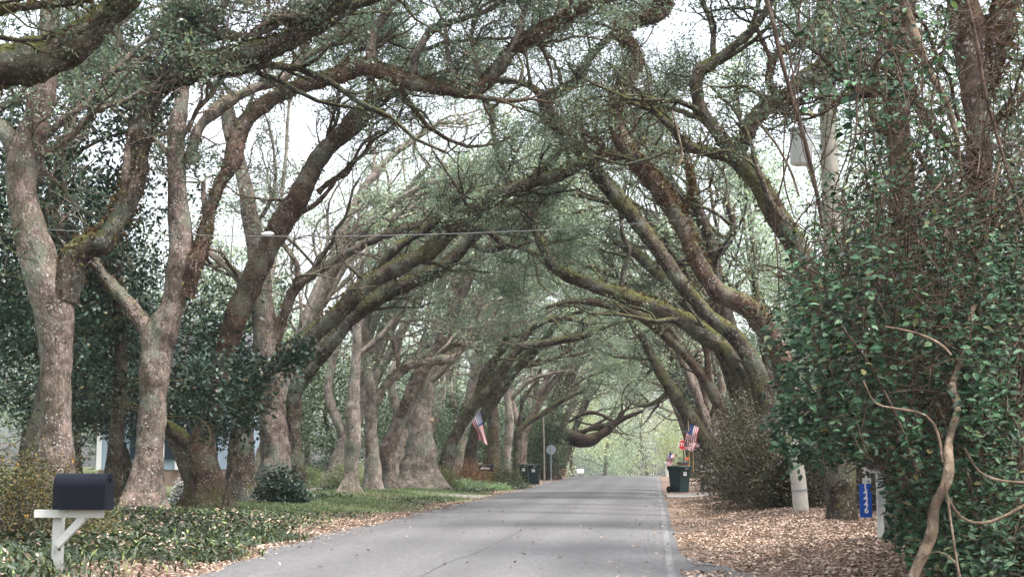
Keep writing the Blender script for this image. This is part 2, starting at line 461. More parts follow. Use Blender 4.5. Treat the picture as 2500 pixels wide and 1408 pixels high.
gm, nt, out = mat('verge_ground')
pos = nt.nodes.new('ShaderNodeNewGeometry').outputs['Position']
sp = nt.nodes.new('ShaderNodeSeparateXYZ'); nt.links.new(pos, sp.inputs[0])
nb = noise(nt, pos, .5, 5, .6); nf = noise(nt, pos, 18, 5, .75); nm = noise(nt, pos, 3, 5, .7)
litter = ramp(nt, nf, [(.3, (.09, .06, .047)), (.5, (.20, .145, .115)), (.7, (.34, .265, .215))])
soil = ramp(nt, nf, [(.3, (.05, .035, .025)), (.7, (.13, .095, .07))])
lawn = ramp(nt, nf, [(.3, (.05, .075, .035)), (.7, (.14, .17, .085))])
left = maprange(nt, mth(nt, 'ADD', sp.outputs[0], mth(nt, 'MULTIPLY', nb, 3.0)), -6.2, -5.4, 1, 0)
c = mix(nt, left, litter, lawn)
c = mix(nt, mth(nt, 'MULTIPLY', maprange(nt, nm, .5, .62), .7), c, litter)
right = maprange(nt, sp.outputs[0], 4.0, 6.0)
c = mix(nt, right, c, soil)
b = nt.nodes.new('ShaderNodeBsdfPrincipled'); nt.links.new(c, b.inputs['Base Color']); b.inputs['Roughness'].default_value = .95; b.inputs['Specular IOR Level'].default_value = .1
bp = N(nt, 'ShaderNodeBump', i_Strength=.8, i_Distance=.04); nt.links.new(nf, bp.inputs['Height']); nt.links.new(bp.outputs[0], b.inputs['Normal'])
nt.links.new(b.outputs[0], out.inputs[0]); M['ground'] = gm

xs = np.concatenate([[-900, -400, -200, -120, -70, -45], np.arange(-30, -13, 1.5), np.arange(-13, 5, .4), np.arange(5, 30, 2.5), [45, 70, 120, 200, 400, 900]])
ys = np.concatenate([[-300, -100, -40], np.arange(-15, 60, .8), np.arange(60, 150, 2.5), [160, 180, 220, 300, 450, 700, 1500]])
sheet('ground', xs, ys, ground_z, M['ground'])

rm, nt, out = mat('old_asphalt')
pos = nt.nodes.new('ShaderNodeNewGeometry').outputs['Position']
nl = noise(nt, scaled(nt, pos, (1.6, .12, 1)), 1.0, 5, .65); ng = noise(nt, scaled(nt, pos, (1, .35, 1)), 14, 4, .8); nf = noise(nt, pos, 38, 5, .85); nm = noise(nt, scaled(nt, pos, (1, .5, 1)), 3.2, 5, .65); spx = nt.nodes.new('ShaderNodeSeparateXYZ'); nt.links.new(pos, spx.inputs[0])
c = ramp(nt, nl, [(.3, (.085, .084, .088)), (.7, (.122, .120, .125))])
c = mix(nt, .5, c, ramp(nt, nf, [(.3, (.04, .04, .043)), (.7, (.21, .205, .205))]))
c = mix(nt, 1.0, c, ramp(nt, ng, [(.3, (.72, .72, .72)), (.5, (1, 1, 1)), (.68, (1.3, 1.29, 1.28))]), 'MULTIPLY')
trk = mth(nt, 'COSINE', mth(nt, 'ADD', mth(nt, 'MULTIPLY', spx.outputs[0], 4.2), mth(nt, 'MULTIPLY', nl, 1.5)))
c = mix(nt, 1.0, c, ramp(nt, mth(nt, 'MULTIPLY_ADD', trk, .5, .5), [(0, (.90, .90, .90)), (1, (1.08, 1.08, 1.08))]), 'MULTIPLY')
c = mix(nt, maprange(nt, nm, .55, .75, 0, .5), c, (.075, .074, .078))
b = nt.nodes.new('ShaderNodeBsdfPrincipled'); nt.links.new(c, b.inputs['Base Color']); b.inputs['Roughness'].default_value = .75; b.inputs['Specular IOR Level'].default_value = .35
bp = N(nt, 'ShaderNodeBump', i_Strength=.4, i_Distance=.006); nt.links.new(nf, bp.inputs['Height']); nt.links.new(bp.outputs[0], b.inputs['Normal'])
nt.links.new(b.outputs[0], out.inputs[0]); M['asphalt'] = rm


def road_edge(X, Y):
    q = np.stack([Y * .9, Y * 0, X * 0], -1)
    l = -6.0 + .22 * wave(q, .8) + .10 * wave(q + 3, 3.1) + .75 * sstep(30, 8, Y)
    r = .32 + .05 * wave(q + 7, .9) + .03 * wave(q + 5, 3.7) + .95 * sstep(22.5, 16.6, Y) + .06 * sstep(24, 19, Y) * wave(q + 2, 5.0)
    t = (X - X.min()) / (X.max() - X.min())
    return l + (r - l) * t


def road_z(X, Y):
    t = np.clip((X + 6) / 6.3, 0, 1)
    return .012 + .05 * (1 - (2 * t - 1) ** 2) - .035 * np.maximum(Y - 112, 0)


ysr = np.concatenate([[-60, -20], np.arange(-5, 70, .3), np.arange(70, 130, 1.5), [140, 160, 200, 260]])
road = sheet('road', np.linspace(0, 1, 25), ysr, lambda X, Y: road_z(X, Y), M['asphalt'], edge=road_edge)

lm, nt, out = mat('worn_line_paint')
pos = nt.nodes.new('ShaderNodeNewGeometry').outputs['Position']
n = noise(nt, pos, 9, 6, .8)
c = mix(nt, maprange(nt, n, .34, .54), (.27, .267, .267), (.115, .114, .118))
b = nt.nodes.new('ShaderNodeBsdfPrincipled'); nt.links.new(c, b.inputs['Base Color']); b.inputs['Roughness'].default_value = .8
nt.links.new(b.outputs[0], out.inputs[0]); M['line'] = lm
ysl = np.concatenate([np.arange(5, 110, .6)])


def strip(name, path, wd, m, dz):
    """a thin sheet following path points [(x,y)] on the road surface"""
    p = np.array(path); T = np.gradient(p, axis=0); T = T / np.linalg.norm(T, axis=1, keepdims=True); S = np.stack([T[:, 1], -T[:, 0]], 1)
    W = np.broadcast_to(np.asarray(wd, float), (len(p),))[:, None]
    a = p - S * W / 2; bb = p + S * W / 2; g = Geo(); n = len(p)
    v = np.stack([np.c_[a, road_z(a[:, 0], a[:, 1]) + dz], np.c_[bb, road_z(bb[:, 0], bb[:, 1]) + dz]], 1).reshape(-1, 3)
    i = np.arange(n - 1) * 2
    g.add(v, np.stack([i, i + 1, i + 3, i + 2], -1)); o = g.obj(name, m); o['kind'] = 'structure'; return o


q = np.stack([ysl, ysl * 0, ysl * 0], -1)
strip('road_edge_line', np.c_[.17 + .012 * wave(q, 2), ysl], .10, M['line'], .005)
M['tar'] = plain('crack_sealer', (.095, .094, .098), .7, .3)
yc = np.arange(8, 62, .25); qc = np.stack([yc, yc * 0, yc * 0], -1)
strip('road_crack', np.c_[-2.55 + .10 * wave(qc, .5) + .03 * wave(qc, 4.0), yc], .016 + .010 * wave(qc, 3), M['tar'], .005)

# pale concrete driveway mouths
def apron(name, x0, x1, y0, y1, label_kind='structure'):
    def e(X, Y):
        return X
    o = sheet(name, np.linspace(x0, x1, 14), np.linspace(y0, y1, 10), lambda X, Y: ground_z(X, Y) + .036 + .012 * sstep(x0, x1, X) * 0, M['concrete'])
    return o


apron('driveway', -13.5, -6.05, 50.5, 55.0)
apron('driveway', .40, 9.0, 52.5, 57.0)


# ---------------------------------------------------------------- loose leaves, grass, ground cover (nobody could count them)
def scatter(n, xr, yr, keep, bias=1.0):
    x = RNG.uniform(*xr, n * 3); u = RNG.uniform(0, 1, n * 3) ** bias; y = yr[0] + (yr[1] - yr[0]) * u
    k = keep(x, y) > RNG.uniform(0, 1, len(x)); x, y = x[k][:n], y[k][:n]
    return np.stack([x, y, ground_z(x, y)], 1)


def wv(x, y, s, o=0.0):
    return wave(np.stack([np.asarray(x) + o, np.asarray(y), 0 * np.asarray(x)], -1), s)


g = Geo()
C = scatter(62000, (.35, 5.2), (11, 52), lambda x, y: sstep(.30, .95, x - .95 * sstep(22.5, 16.6, y) + .30 * wv(x, y, 1.4)) * np.clip(.8 + .75 * wv(x, y, 1.3, 4), .12, 1), 1.5)
C[:, 2] += RNG.uniform(.005, .05, len(C))
g.leaves(C, .062, .028, up=1.6, fold=1)
C = scatter(2600, (.3, 3.0), (11, 18.5), lambda x, y: np.clip(.4 + .4 * wv(x, y, 2.5), 0.02, 1)); C[:, 2] += .05
g.leaves(C, .07, .035, up=1.6, fold=1)
tag(g.obj('leaf_litter', M['brown_leaf']), 'thick carpet of fallen brown oak leaves on the verge in front of the vine tangle', 'fallen leaves', kind='stuff')
g = Geo()
C = scatter(26000, (-11.5, -5.0), (12, 75), lambda x, y: sstep(-8.3, -6.9, x + .5 * wv(x, y, .8)) * sstep(-5.1, -5.9, x - .75 * sstep(30, 8, y) + .2 * wv(x, y, 2)) * .9 + .6 * (wv(x, y, .7, 5) > .3), 1.3)
C[:, 2] += .03
g.leaves(C, .075, .036, up=1.5, fold=1)
C = scatter(420, (-5.8, .2), (12, 60), lambda x, y: .15 + .85 * sstep(.9, 0, np.minimum(x + 5.8, .2 - x)), 1.3); C[:, 2] = road_z(C[:, 0], C[:, 1]) + .012
g.leaves(C, .065, .032, up=2.5, fold=1)
tag(g.obj('leaf_litter', M['brown_leaf']), 'thin strip of fallen leaves along the far edge of the asphalt beside the grass', 'fallen leaves', kind='stuff')

TWG = []
for i in range(420):
    s_ = i % 3 == 0
    x = random.uniform(-8.5, -5.4) if s_ else random.uniform(.5, 3.2); y = 12 + 34 * random.random() ** 1.6; z = gz(x, y) + .05; a = random.uniform(0, 6.28); L = random.uniform(.12, .6)
    q = [np.array([x, y, z])]
    for k in range(5): a += random.uniform(-.5, .5); q.append(q[-1] + np.array([math.cos(a), math.sin(a), random.uniform(-.1, .12)]) * L / 5)
    TWG.append(q)
g = Geo(); g.batch(np.array(TWG), np.repeat(np.linspace(.008, .003, 6)[None], len(TWG), 0), 4)
tag(g.obj('fallen_twigs', M['twig']), 'small dead twigs lying on the leaf carpet and verge', 'twigs', kind='stuff')

g = Geo()   # strap-leaved cover by the near mailbox
C = scatter(15000, (-10.5, -5.0), (12.5, 27), lambda x, y: sstep(-5.55, -6.3, x + .05 * (y - 14) - .75 * sstep(30, 8, y) + .35 * wv(x, y, 1.6)) * np.clip(.55 + .5 * wv(x, y, 1.2), .1, 1))
g.blades(C, .20, .024, 1.1)
C = scatter(30000, (-11.5, -5.0), (12.5, 29), lambda x, y: sstep(-5.55, -6.4, x + .05 * (y - 14) - .75 * sstep(30, 8, y) + .35 * wv(x, y, 1.6)) * np.clip(.45 + .8 * wv(x, y, .9, 3), .05, 1))
C[:, 2] += RNG.uniform(.03, .27, len(C)) * (1 + .4 * wv(C[:, 0], C[:, 1], 1.5))
g.leaves(C, .085, .045, up=.8, fold=1)
C = C[RNG.permutation(len(C))[:5000]] + RNG.normal(size=(5000, 3)) * .04
g.leaves(C, .08, .04, up=.8, fold=1, mi=1)
tag(g.obj('ground_cover', [M['ivy'], M['brown_leaf']]), 'tangled green ground cover of strap leaves and ivy around the near mailbox post', 'ground cover', kind='stuff')
g = Geo()
C = scatter(60000, (-12, -5.9), (25, 60), lambda x, y: sstep(-6.5, -7.6, x + .6 * wv(x, y, .9)) * np.clip(.55 + .9 * wv(x, y, .55, 9), .12, 1))
g.blades(C, .11, .012, .6)
tag(g.obj('lawn_grass', M['grass']), 'short green grass growing between the tree trunks and the leaf strip', 'grass', kind='stuff')
g = Geo()
C = scatter(7000, (-12, -6.1), (33, 62), lambda x, y: np.clip(2 * wv(x, y, .6, 20) - .6, 0, 1) * sstep(-6.3, -7.0, x))
C[:, 2] += RNG.uniform(.02, .16, len(C))
g.leaves(C, .10, .06, up=.8)
tag(g.obj('creeper_cover', M['ivy']), 'low dark creeper patches spreading over the lawn below the oak trunks', 'ground cover', kind='stuff')
# ================================================================ trees
def catmull(pts, n_per):
    pts = np.asarray(pts, float); p = np.concatenate([[2 * pts[0] - pts[1]], pts, [2 * pts[-1] - pts[-2]]])
    out = []
    for i in range(1, len(p) - 2):
        n = max(2, int(n_per(p[i], p[i + 1])))
        t = np.linspace(0, 1, n, endpoint=False)[:, None]
        a, b, c, d = p[i - 1], p[i], p[i + 1], p[i + 2]
        out.append(.5 * ((2 * b) + (c - a) * t + (2 * a - 5 * b + 4 * c - d) * t ** 2 + (3 * b - a - 3 * c + d) * t ** 3))
    out.append(pts[-1:])
    return np.concatenate(out)


GAPS = [  # where the photograph's canopy is open to the sky (leaf masses are pruned there)
    ([(430, 215), (560, 170), (900, 215), (1010, 240), (1160, 245), (1190, 330), (1030, 430), (820, 470), (640, 470), (560, 360), (470, 330)], .38),
    ([(320, 80), (430, 110), (440, 380), (380, 330), (360, 200)], .4),
    ([(690, 560), (900, 560), (880, 700), (740, 800), (690, 700)], .6),
    ([(1260, 130), (1700, 20), (1780, 520), (1420, 540)], .3),
    ([(1450, 1050), (1600, 990), (1640, 1160), (1430, 1160)], .97),
]


def inside(px, py, poly):
    r = np.zeros(px.shape, bool); n = len(poly)
    for i in range(n):
        x1, y1 = poly[i]; x2, y2 = poly[(i + 1) % n]
        c = ((y1 > py) != (y2 > py)) & (px < (x2 - x1) * (py - y1) / ((y2 - y1) or 1e-9) + x1)
        r ^= c
    return r


def prune(C, far=False):
    px, py = proj(C); k = np.ones(len(C), bool); u = RNG.uniform(0, 1, len(C))
    for poly, pr in GAPS:
        k &= ~(inside(px, py, poly) & (u < pr * (1 if C[:, 1].mean() < (60 if pr == .3 else 135) else 0)))
    # nothing may hang down into the open tunnel over the road
    x, y, z = C.T
    arch = 4.6 - .0 * y
    tun = (x > -5.6) & (x < 1.2) & (z < arch + .35 * wave(C, .5)) & (y < 125)
    return k & ~tun


def rnd_unit():
    z = random.uniform(-1, 1); a = random.uniform(0, 6.2832); s = math.sqrt(1 - z * z)
    return (s * math.cos(a), s * math.sin(a), z)


def walk(p, d, L, r0, r1, n, wig, trop):
    """contorted oak branch: n points from p"""
    step = L / (n - 1); P_ = [p]; R_ = [r0]
    x, y, z = p; dx, dy, dz = d
    for i in range(1, n):
        a = rnd_unit()
        dx += a[0] * wig + trop[0]; dy += a[1] * wig + trop[1]; dz += a[2] * wig + trop[2]
        m = math.sqrt(dx * dx + dy * dy + dz * dz) or 1; dx /= m; dy /= m; dz /= m
        x += dx * step; y += dy * step; z += dz * step
        P_.append((x, y, z)); R_.append(r0 + (r1 - r0) * i / (n - 1))
    return P_, R_


class Wood:
    """thin branches gathered by point count, and the leaf cluster centres they carry"""
    def __init__(self): self.g = {}; self.c = []
    def put(self, P_, R_, k): self.g.setdefault((len(P_), k), []).append((P_, R_))
    def into(self, geo, mi=0):
        for (n, k), L in self.g.items():
            geo.batch(np.array([l[0] for l in L]), np.array([l[1] for l in L]), k, mi)
        self.g = {}


def sprout(W, pts, rad, trop, every=.55, rmax=.075, f0=.25, lvl3=True, twig=.012, lenf=1.0, side=0, leafy=1.0, sky=.25):
    """secondary branches, twigs and leaf clusters along a big limb"""
    seg = np.linalg.norm(np.diff(pts, axis=0), axis=1); s = np.concatenate([[0], np.cumsum(seg)]); T = norm(np.gradient(pts, axis=0))
    pos = f0 * s[-1] + random.uniform(0, every)
    ends = [s[-1]] * 3
    marks = []
    while pos < s[-1]:
        marks.append(pos); pos += every * random.uniform(.5, 1.5)
    for m in marks + ends:
        i = min(int(np.searchsorted(s, m)), len(pts) - 1)
        p = tuple(pts[i]); r = min(rad[i] * random.uniform(.3, .7), rmax * random.uniform(.6, 1.4)); t = T[i]
        u = rnd_unit(); fw = random.uniform(.2, .9)
        d = (u[0] + t[0] * fw, u[1] + t[1] * fw, u[2] * .8 + t[2] * fw + sky)
        L1 = max(1.0, min(4.2, r * 46)) * random.uniform(.7, 1.3) * lenf
        n1 = 9
        P1, R1 = walk(p, d, L1, r, max(twig, r * .3), n1, .42, (trop[0] * .10, trop[1] * .10, trop[2] * .10))
        W.put(P1, R1, 5)
        for j in range(2, n1):
            for _ in range(1 if j < n1 - 1 else 2):
                if random.random() > .85: continue
                u = rnd_unit(); a = P1[j]; b = P1[j - 1]
                d2 = (u[0] + (a[0] - b[0]) * 2, u[1] + (a[1] - b[1]) * 2, u[2] * .8 + (a[2] - b[2]) * 2 + .15)
                L2 = random.uniform(.5, 1.3) * (.6 + L1 * .16) * lenf
                P2, R2 = walk(a, d2, L2, R1[j] * .6, twig * .6, 6, .5, (trop[0] * .06, 0, .05))
                W.put(P2, R2, 4 if lvl3 else 3)
                for q in range(2, 6):
                    if random.random() < leafy: W.c.append(P2[q])
                    if lvl3 and random.random() < .8:
                        P3, R3 = walk(P2[q], rnd_unit(), random.uniform(.25, .6) * lenf, R2[q] * .7, twig * .4, 4, .5, (0, 0, .08))
                        W.put(P3, R3, 3)
                        if random.random() < leafy: W.c.append(P3[2]); W.c.append(P3[3])


def crown(root, C, leaf, per, spread, m, name='crown', cap=60000, yref=None, thin=-.25):
    C = np.asarray(C, float)
    if not len(C): return
    C = C[prune(C)]
    if yref is not None: C = C[(C[:, 1] > yref) | (RNG.uniform(0, 1, len(C)) < .4)]
    # thin the crown in patches so the sky shows through
    C = C[wave(C, 1.3) + .7 * wave(C + 5, 3.5) + RNG.uniform(-.5, .9, len(C)) > thin]
    if not len(C): return
    K = np.repeat(C, per, 0) + RNG.normal(size=(len(C) * per, 3)) * spread * np.array([1, 1, .6])
    if len(K) > cap: K = K[RNG.permutation(len(K))[:cap]]
    K = K[prune(K)]
    g = Geo(); g.leaves(K, leaf, leaf * .5, up=.25)
    g.obj(name, m, root, smooth=False)


def fuzz(g, pts, rad, dens, size, upper=.3, mi=0):
    """small ferns and moss tufts rooted on a limb"""
    seg = np.linalg.norm(np.diff(pts, axis=0), axis=1); s = np.concatenate([[0], np.cumsum(seg)])
    n = int(s[-1] * dens)
    t = RNG.uniform(0, s[-1], n); t = t[wave(np.stack([t, t * 0, t * 0], 1) + pts[0], 1.6) + RNG.uniform(-.6, 1.2, n) > 0]
    i = np.clip(np.searchsorted(s, t), 1, len(pts) - 1); f = ((t - s[i - 1]) / np.maximum(s[i] - s[i - 1], 1e-6))[:, None]
    c = pts[i - 1] * (1 - f) + pts[i] * f; r = rad[i][:, None]
    T = norm(pts[i] - pts[i - 1]); D = RNG.normal(size=c.shape); D[:, 2] += upper * 3; D = norm(D - T * (D * T).sum(1, keepdims=True))
    C = c + D * (r * 1.0 + size * RNG.uniform(.0, .45, (len(c), 1)))
    A = norm(D + .6 * RNG.normal(size=c.shape)); Bv = norm(np.cross(A, RNG.normal(size=c.shape)))
    L = size * RNG.uniform(.5, 1.3, (len(c), 1)); w_ = L * .32
    v = np.stack([C - A * L * .5, C + Bv * w_ * .5, C + A * L * .5, C - Bv * w_ * .5], 1)
    g.add(v.reshape(-1, 3), np.arange(len(C) * 4).reshape(-1, 4), rnd=np.repeat(RNG.uniform(0, 1, len(C)), 4), mi=mi)


GL = 'oaks lining the left side of the road'; GR = 'oaks lining the right side of the road'


def traced_tree(label, d, base, trunk, limbs, side=1, mats='bark', leaf=.095, per=10, spread=.105, flare=.45, fern=0, group=GL, dens=1.0, leafy=1.0, lenf=1.0,
                knots=(), crown_mat='oak_leaf', twigs=True, gap_trunk=.6, every=.6, name='live_oak', drift=1.0, high=3):
    """one tree. trunk: [(px,py,width px)...] upward from the base px; limbs: dicts(p=[...], fern=0..1)"""
    bx = P(base[0], 1200, d)[0]; b0 = np.array([bx, d, gz(bx, d) - .12])
    root = empty(name, (bx, d, gz(bx, d)), label, 'tree', group)
    sk = []  # (px,py,depth) samples for joining limbs
    sc = d / FPX
    pts = [b0] + [P(x, y, d + (0 if len(e) == 0 else e[0])) for x, y, _w, *e in trunk]
    rad = [base[1] / 2 * sc * .9] + [q[2] / 2 * sc * .86 for q in trunk]
    st = max(.055, d * .0022)
    cr = catmull(np.c_[pts, rad], lambda a, b: np.linalg.norm(b[:3] - a[:3]) / st)
    tp, tr = cr[:, :3].copy(), cr[:, 3]
    amp = np.minimum(tr, .3) * .14; f = sstep(0, 1.2, tp[:, 2] - tp[0, 2])
    tp[:, 0] += wave(tp + 5, .9) * amp * f; tp[:, 1] += wave(tp + 11, .8) * amp * f
    g = Geo(); k = 28 if d < 45 else 14
    g.tube(tp, tr, k, rough=.15, flare=flare, s0=random.uniform(0, 50))
    W = Wood()
    trop = (side * 1.0, -.1, .25)
    if twigs and len(trunk) > 2 and gap_trunk < 1: sprout(W, tp, tr * .5, trop, every=every * 1.8, f0=gap_trunk, lvl3=d < 50, leafy=leafy, lenf=lenf * .8)
    px, py = proj(tp); sk += list(zip(px, py, tp[:, 1], tr))
    W.into(g); g.obj('trunk', M[mats], root)
    gf = Geo()
    if fern: j0 = int(len(tp) * .3); fuzz(gf, tp[j0:], tr[j0:], 420 * fern, .12)
    for li, lb in enumerate(limbs):
        q = lb['p']; x0, y0 = q[0][:2]
        A = np.array(sk); j = int(np.argmin((A[:, 0] - x0) ** 2 + (A[:, 1] - y0) ** 2)); d0 = A[j, 2]
        dr = lb.get('dr', random.choice((-1, 1)) * random.uniform(.5, 1.6) * drift)
        L = np.concatenate([[0], np.cumsum([math.hypot(q[i + 1][0] - q[i][0], q[i + 1][1] - q[i][1]) for i in range(len(q) - 1)])]) / 300
        dd = [d0 + dr * (1 - math.cos(min(l, 6) * .9)) * .6 for l in L]
        pts = [P(a[0], a[1], e) for a, e in zip(q, dd)]; rad = [a[2] / 2 * e / FPX * .82 for a, e in zip(q, dd)]
        cr = catmull(np.c_[pts, rad], lambda a, b: np.linalg.norm(b[:3] - a[:3]) / st)
        lp, lr = cr[:, :3].copy(), np.maximum(cr[:, 3], .006)
        ss = sstep(0, .8, np.linalg.norm(lp - lp[0], axis=1))
        am = np.clip(lr, .03, .2) * .30 * ss
        lp[:, 0] += wave(lp + 31, 1.5) * am; lp[:, 2] += wave(lp + 17, 1.6) * am; lp[:, 1] += wave(lp + 3, 1.1) * am * 2
        g = Geo(); g.tube(lp, lr, 20 if d < 45 else 10, rough=.24, s0=random.uniform(0, 50))
        W2 = Wood()
        sprout(W2, lp, lr, trop, every=every, f0=lb.get('f0', .22), lvl3=d < 50, leafy=leafy * lb.get('leafy', 1), lenf=lenf)
        W2.into(g); W.c += W2.c
        g.obj('limb', M[lb.get('m', mats)], root)
        px, py = proj(lp); sk += list(zip(px, py, lp[:, 1], lr))
        fn = lb.get('fern', fern)
        if fn: fuzz(gf, lp, lr, 420 * fn, .115)
    hp = [a for a in sk if 0 < a[0] < 2500 and -60 < a[1] < 560 and a[3] > .03]
    random.seed(int(d * 10) + len(limbs))
    for _ in range(high if hp else 0):
        a = random.choice(hp); p = P(a[0], a[1], a[2]); L = random.uniform(2.5, 5.0)
        u = rnd_unit(); q, r_ = walk(tuple(p), (u[0] * .7 + side * .3, u[1] * .8, abs(u[2]) * .6 + .35), L, min(a[3] * .6, .07), .015, 12, .33, (side * .02, 0, .02))
        q = catmull(np.array(q), lambda a_, b_: 3); r_ = np.linspace(r_[0], r_[-1], len(q)); g = Geo(); g.tube(q, r_, 7, rough=.15)
        W2 = Wood(); sprout(W2, q, r_, trop, every=.5, f0=.3, lvl3=d < 50, leafy=1, lenf=.9); W2.into(g); W.c += W2.c
        g.obj('limb', M[mats], root)
    if gf.n: gf.obj('fern_moss', M['fern'], root, smooth=False)
    for kx, ky, kr, dz in knots:   # pruned stubs with a pale face
        c = P(kx, ky, d); r = kr * sc; g = Geo()
        dirn = norm(np.array([dz, -.75, .1])); c0 = c - dirn * r * 1.2
        g.tube([c0, c0 + dirn * r * .8, c0 + dirn * r * 1.7, c0 + dirn * r * 2.0], [r * 1.5, r * 1.3, r * 1.05, r * .85], 12, rough=.12)
        kn = g.obj('pruned_stub', M[mats], root)
        g = Geo(); e = c0 + dirn * r * 2.0
        g.tube([e, e + dirn * .02], [r * .8, r * .72], 12); g.obj('cut_face', M['cut_wood'], kn)
    crown(root, W.c, leaf, per, spread, M[crown_mat], yref=d if d < 60 else None, thin=-.02 if d < 60 else -.25)
    return root


# ---- left row, nearest first -------------------------------------------------------------------
traced_tree('great mossy limb of an oak standing out of frame, sweeping in over the top corner', 17.5, (-560, 150),
            [(-540, 900, 140), (-480, 600, 135), (-400, 420, 135)],
            [dict(p=[(-400, 420, 132), (-220, 270, 132), (-60, 200, 130), (40, 165, 120), (140, 125, 108), (215, 70, 98), (285, 15, 88), (350, -60, 75), (420, -160, 55)], fern=.5, f0=.55, dr=.3),
             dict(p=[(-400, 430, 60), (-260, 150, 50), (-100, 50, 42), (10, 25, 32), (110, 12, 26), (210, 0, 20), (300, -30, 14)], fern=.4, dr=-.8)],
            leaf=.07, mats='bark_dark', dens=.6, leafy=.8, every=.9, high=4)
traced_tree('pale forked oak behind the flowering azalea, its trunk pink-grey and thick', 23, (135, 118),
            [(138, 1100, 100), (140, 980, 96), (138, 850, 106), (125, 740, 128), (95, 650, 122), (70, 560, 108), (52, 470, 98), (55, 400, 104), (78, 320, 82), (103, 230, 74), (118, 120, 66), (122, 20, 60), (112, -80, 52)],
            [dict(p=[(150, 730, 95), (190, 620, 82), (255, 585, 76), (295, 510, 74), (322, 430, 68), (338, 340, 68), (352, 265, 76), (400, 205, 80), (470, 172, 74), (560, 142, 72), (680, 108, 72), (760, 62, 68), (830, 8, 66), (890, -70, 54)], m='bark', fern=.55, dr=.8, f0=.45),
             dict(p=[(60, 420, 70), (20, 330, 55), (-30, 280, 45), (-100, 200, 30)], fern=.1),
             dict(p=[(365, 215, 34), (330, 160, 28), (300, 110, 24), (280, 40, 20), (285, -40, 14)], fern=0),
             dict(p=[(445, 160, 34), (478, 112, 36), (535, 88, 32), (610, 88, 26), (680, 60, 16)], fern=.5),
             dict(p=[(522, 85, 26), (530, 45, 22), (555, 0, 20), (560, -50, 14)], fern=.2),
             dict(p=[(480, 180, 24), (520, 220, 18), (480, 270, 14), (462, 320, 10)], fern=0, leafy=.3)],
            mats='bark_pale', leaf=.08, leafy=.9, per=8, high=9)
traced_tree('slender mottled oak with a Y fork, standing just behind the near mailbox', 31, (352, 112),
            [(355, 1180, 92), (362, 1080, 82), (372, 960, 74), (380, 870, 84), (392, 810, 98), (420, 740, 84), (440, 640, 84), (440, 560, 64), (432, 450, 56), (428, 340, 56), (442, 240, 42), (436, 150, 32), (424, 40, 26), (420, -60, 20)],
            [dict(p=[(372, 830, 56), (335, 775, 50), (285, 715, 46), (238, 655, 42), (195, 590, 36), (140, 550, 30), (90, 480, 20)], fern=.1, leafy=.4, dr=-1.2),
             dict(p=[(448, 720, 66), (478, 645, 56), (503, 570, 46), (535, 470, 44), (565, 405, 48), (580, 350, 52), (600, 300, 50), (645, 258, 46), (720, 212, 46), (815, 188, 46), (890, 168, 52), (935, 182, 46), (1000, 202, 44), (1080, 218, 50), (1160, 226, 46), (1205, 180, 40), (1260, 112, 38), (1340, 70, 34), (1410, 28, 26), (1480, -10, 20), (1560, -60, 14)], m='bark_red', fern=1.1, dr=.9, f0=.35),
             dict(p=[(508, 560, 18), (500, 500, 18), (498, 445, 14)], fern=0, f0=2),
             dict(p=[(462, 400, 34), (488, 320, 34), (540, 265, 36), (610, 222, 32), (690, 190, 30), (735, 130, 28), (745, 60, 20)], fern=.1, f0=.5, m='bark_pale'),
             dict(p=[(1165, 215, 20), (1162, 150, 18), (1150, 90, 16), (1165, 20, 12)], fern=0),
             dict(p=[(905, 180, 28), (908, 120, 28), (925, 60, 32), (965, 0, 32), (1000, -60, 24)], fern=0, m='bark_pale'),
             dict(p=[(1008, 190, 26), (1020, 130, 26), (1060, 68, 24), (1120, 48, 20), (1180, 30, 18), (1230, 0, 12)], fern=0, m='bark_pale')],
            mats='bark_pale', leaf=.08, high=7)
traced_tree('dark leaning oak whose long black limb arches up to meet the mossy one', 34, (508, 118),
            [(500, 1180, 92), (492, 1110, 84), (505, 1030, 66), (535, 900, 56), (560, 820, 58), (590, 735, 66), (640, 640, 68), (690, 545, 66), (740, 462, 62), (780, 385, 58), (845, 318, 56), (905, 258, 50), (980, 212, 44)],
            [dict(p=[(488, 1120, 60), (440, 1065, 44), (385, 1030, 34), (325, 995, 28), (270, 985, 18)], fern=0, leafy=.3, dr=.3, m='bark_dark'),
             dict(p=[(775, 470, 18), (810, 440, 16), (850, 420, 12), (880, 360, 10), (930, 320, 8)], fern=0, leafy=.6),
             dict(p=[(900, 255, 22), (905, 200, 22), (900, 130, 18), (910, 60, 14)], fern=0)],
            mats='bark_red', leaf=.075, fern=.25, drift=.5)
traced_tree('stout grey oak with a tall pale leader rising behind the black limb', 40, (668, 104),
            [(668, 1120, 84), (664, 1000, 76), (655, 860, 76), (640, 730, 66), (628, 620, 60), (608, 520, 48), (590, 430, 42), (570, 360, 40), (555, 300, 34), (548, 240, 22)],
            [dict(p=[(640, 740, 40), (600, 700, 34), (560, 660, 30), (500, 610, 20)], fern=0, leafy=.5),
             dict(p=[(665, 860, 34), (700, 760, 32), (728, 700, 32), (790, 652, 28), (870, 605, 26), (960, 566, 28), (1040, 545, 18), (1110, 500, 12)], fern=.15),
             dict(p=[(728, 690, 20), (722, 640, 18), (690, 590, 16), (700, 540, 12), (690, 500, 8)], fern=.1)],
            mats='bark_pale', leaf=.08)
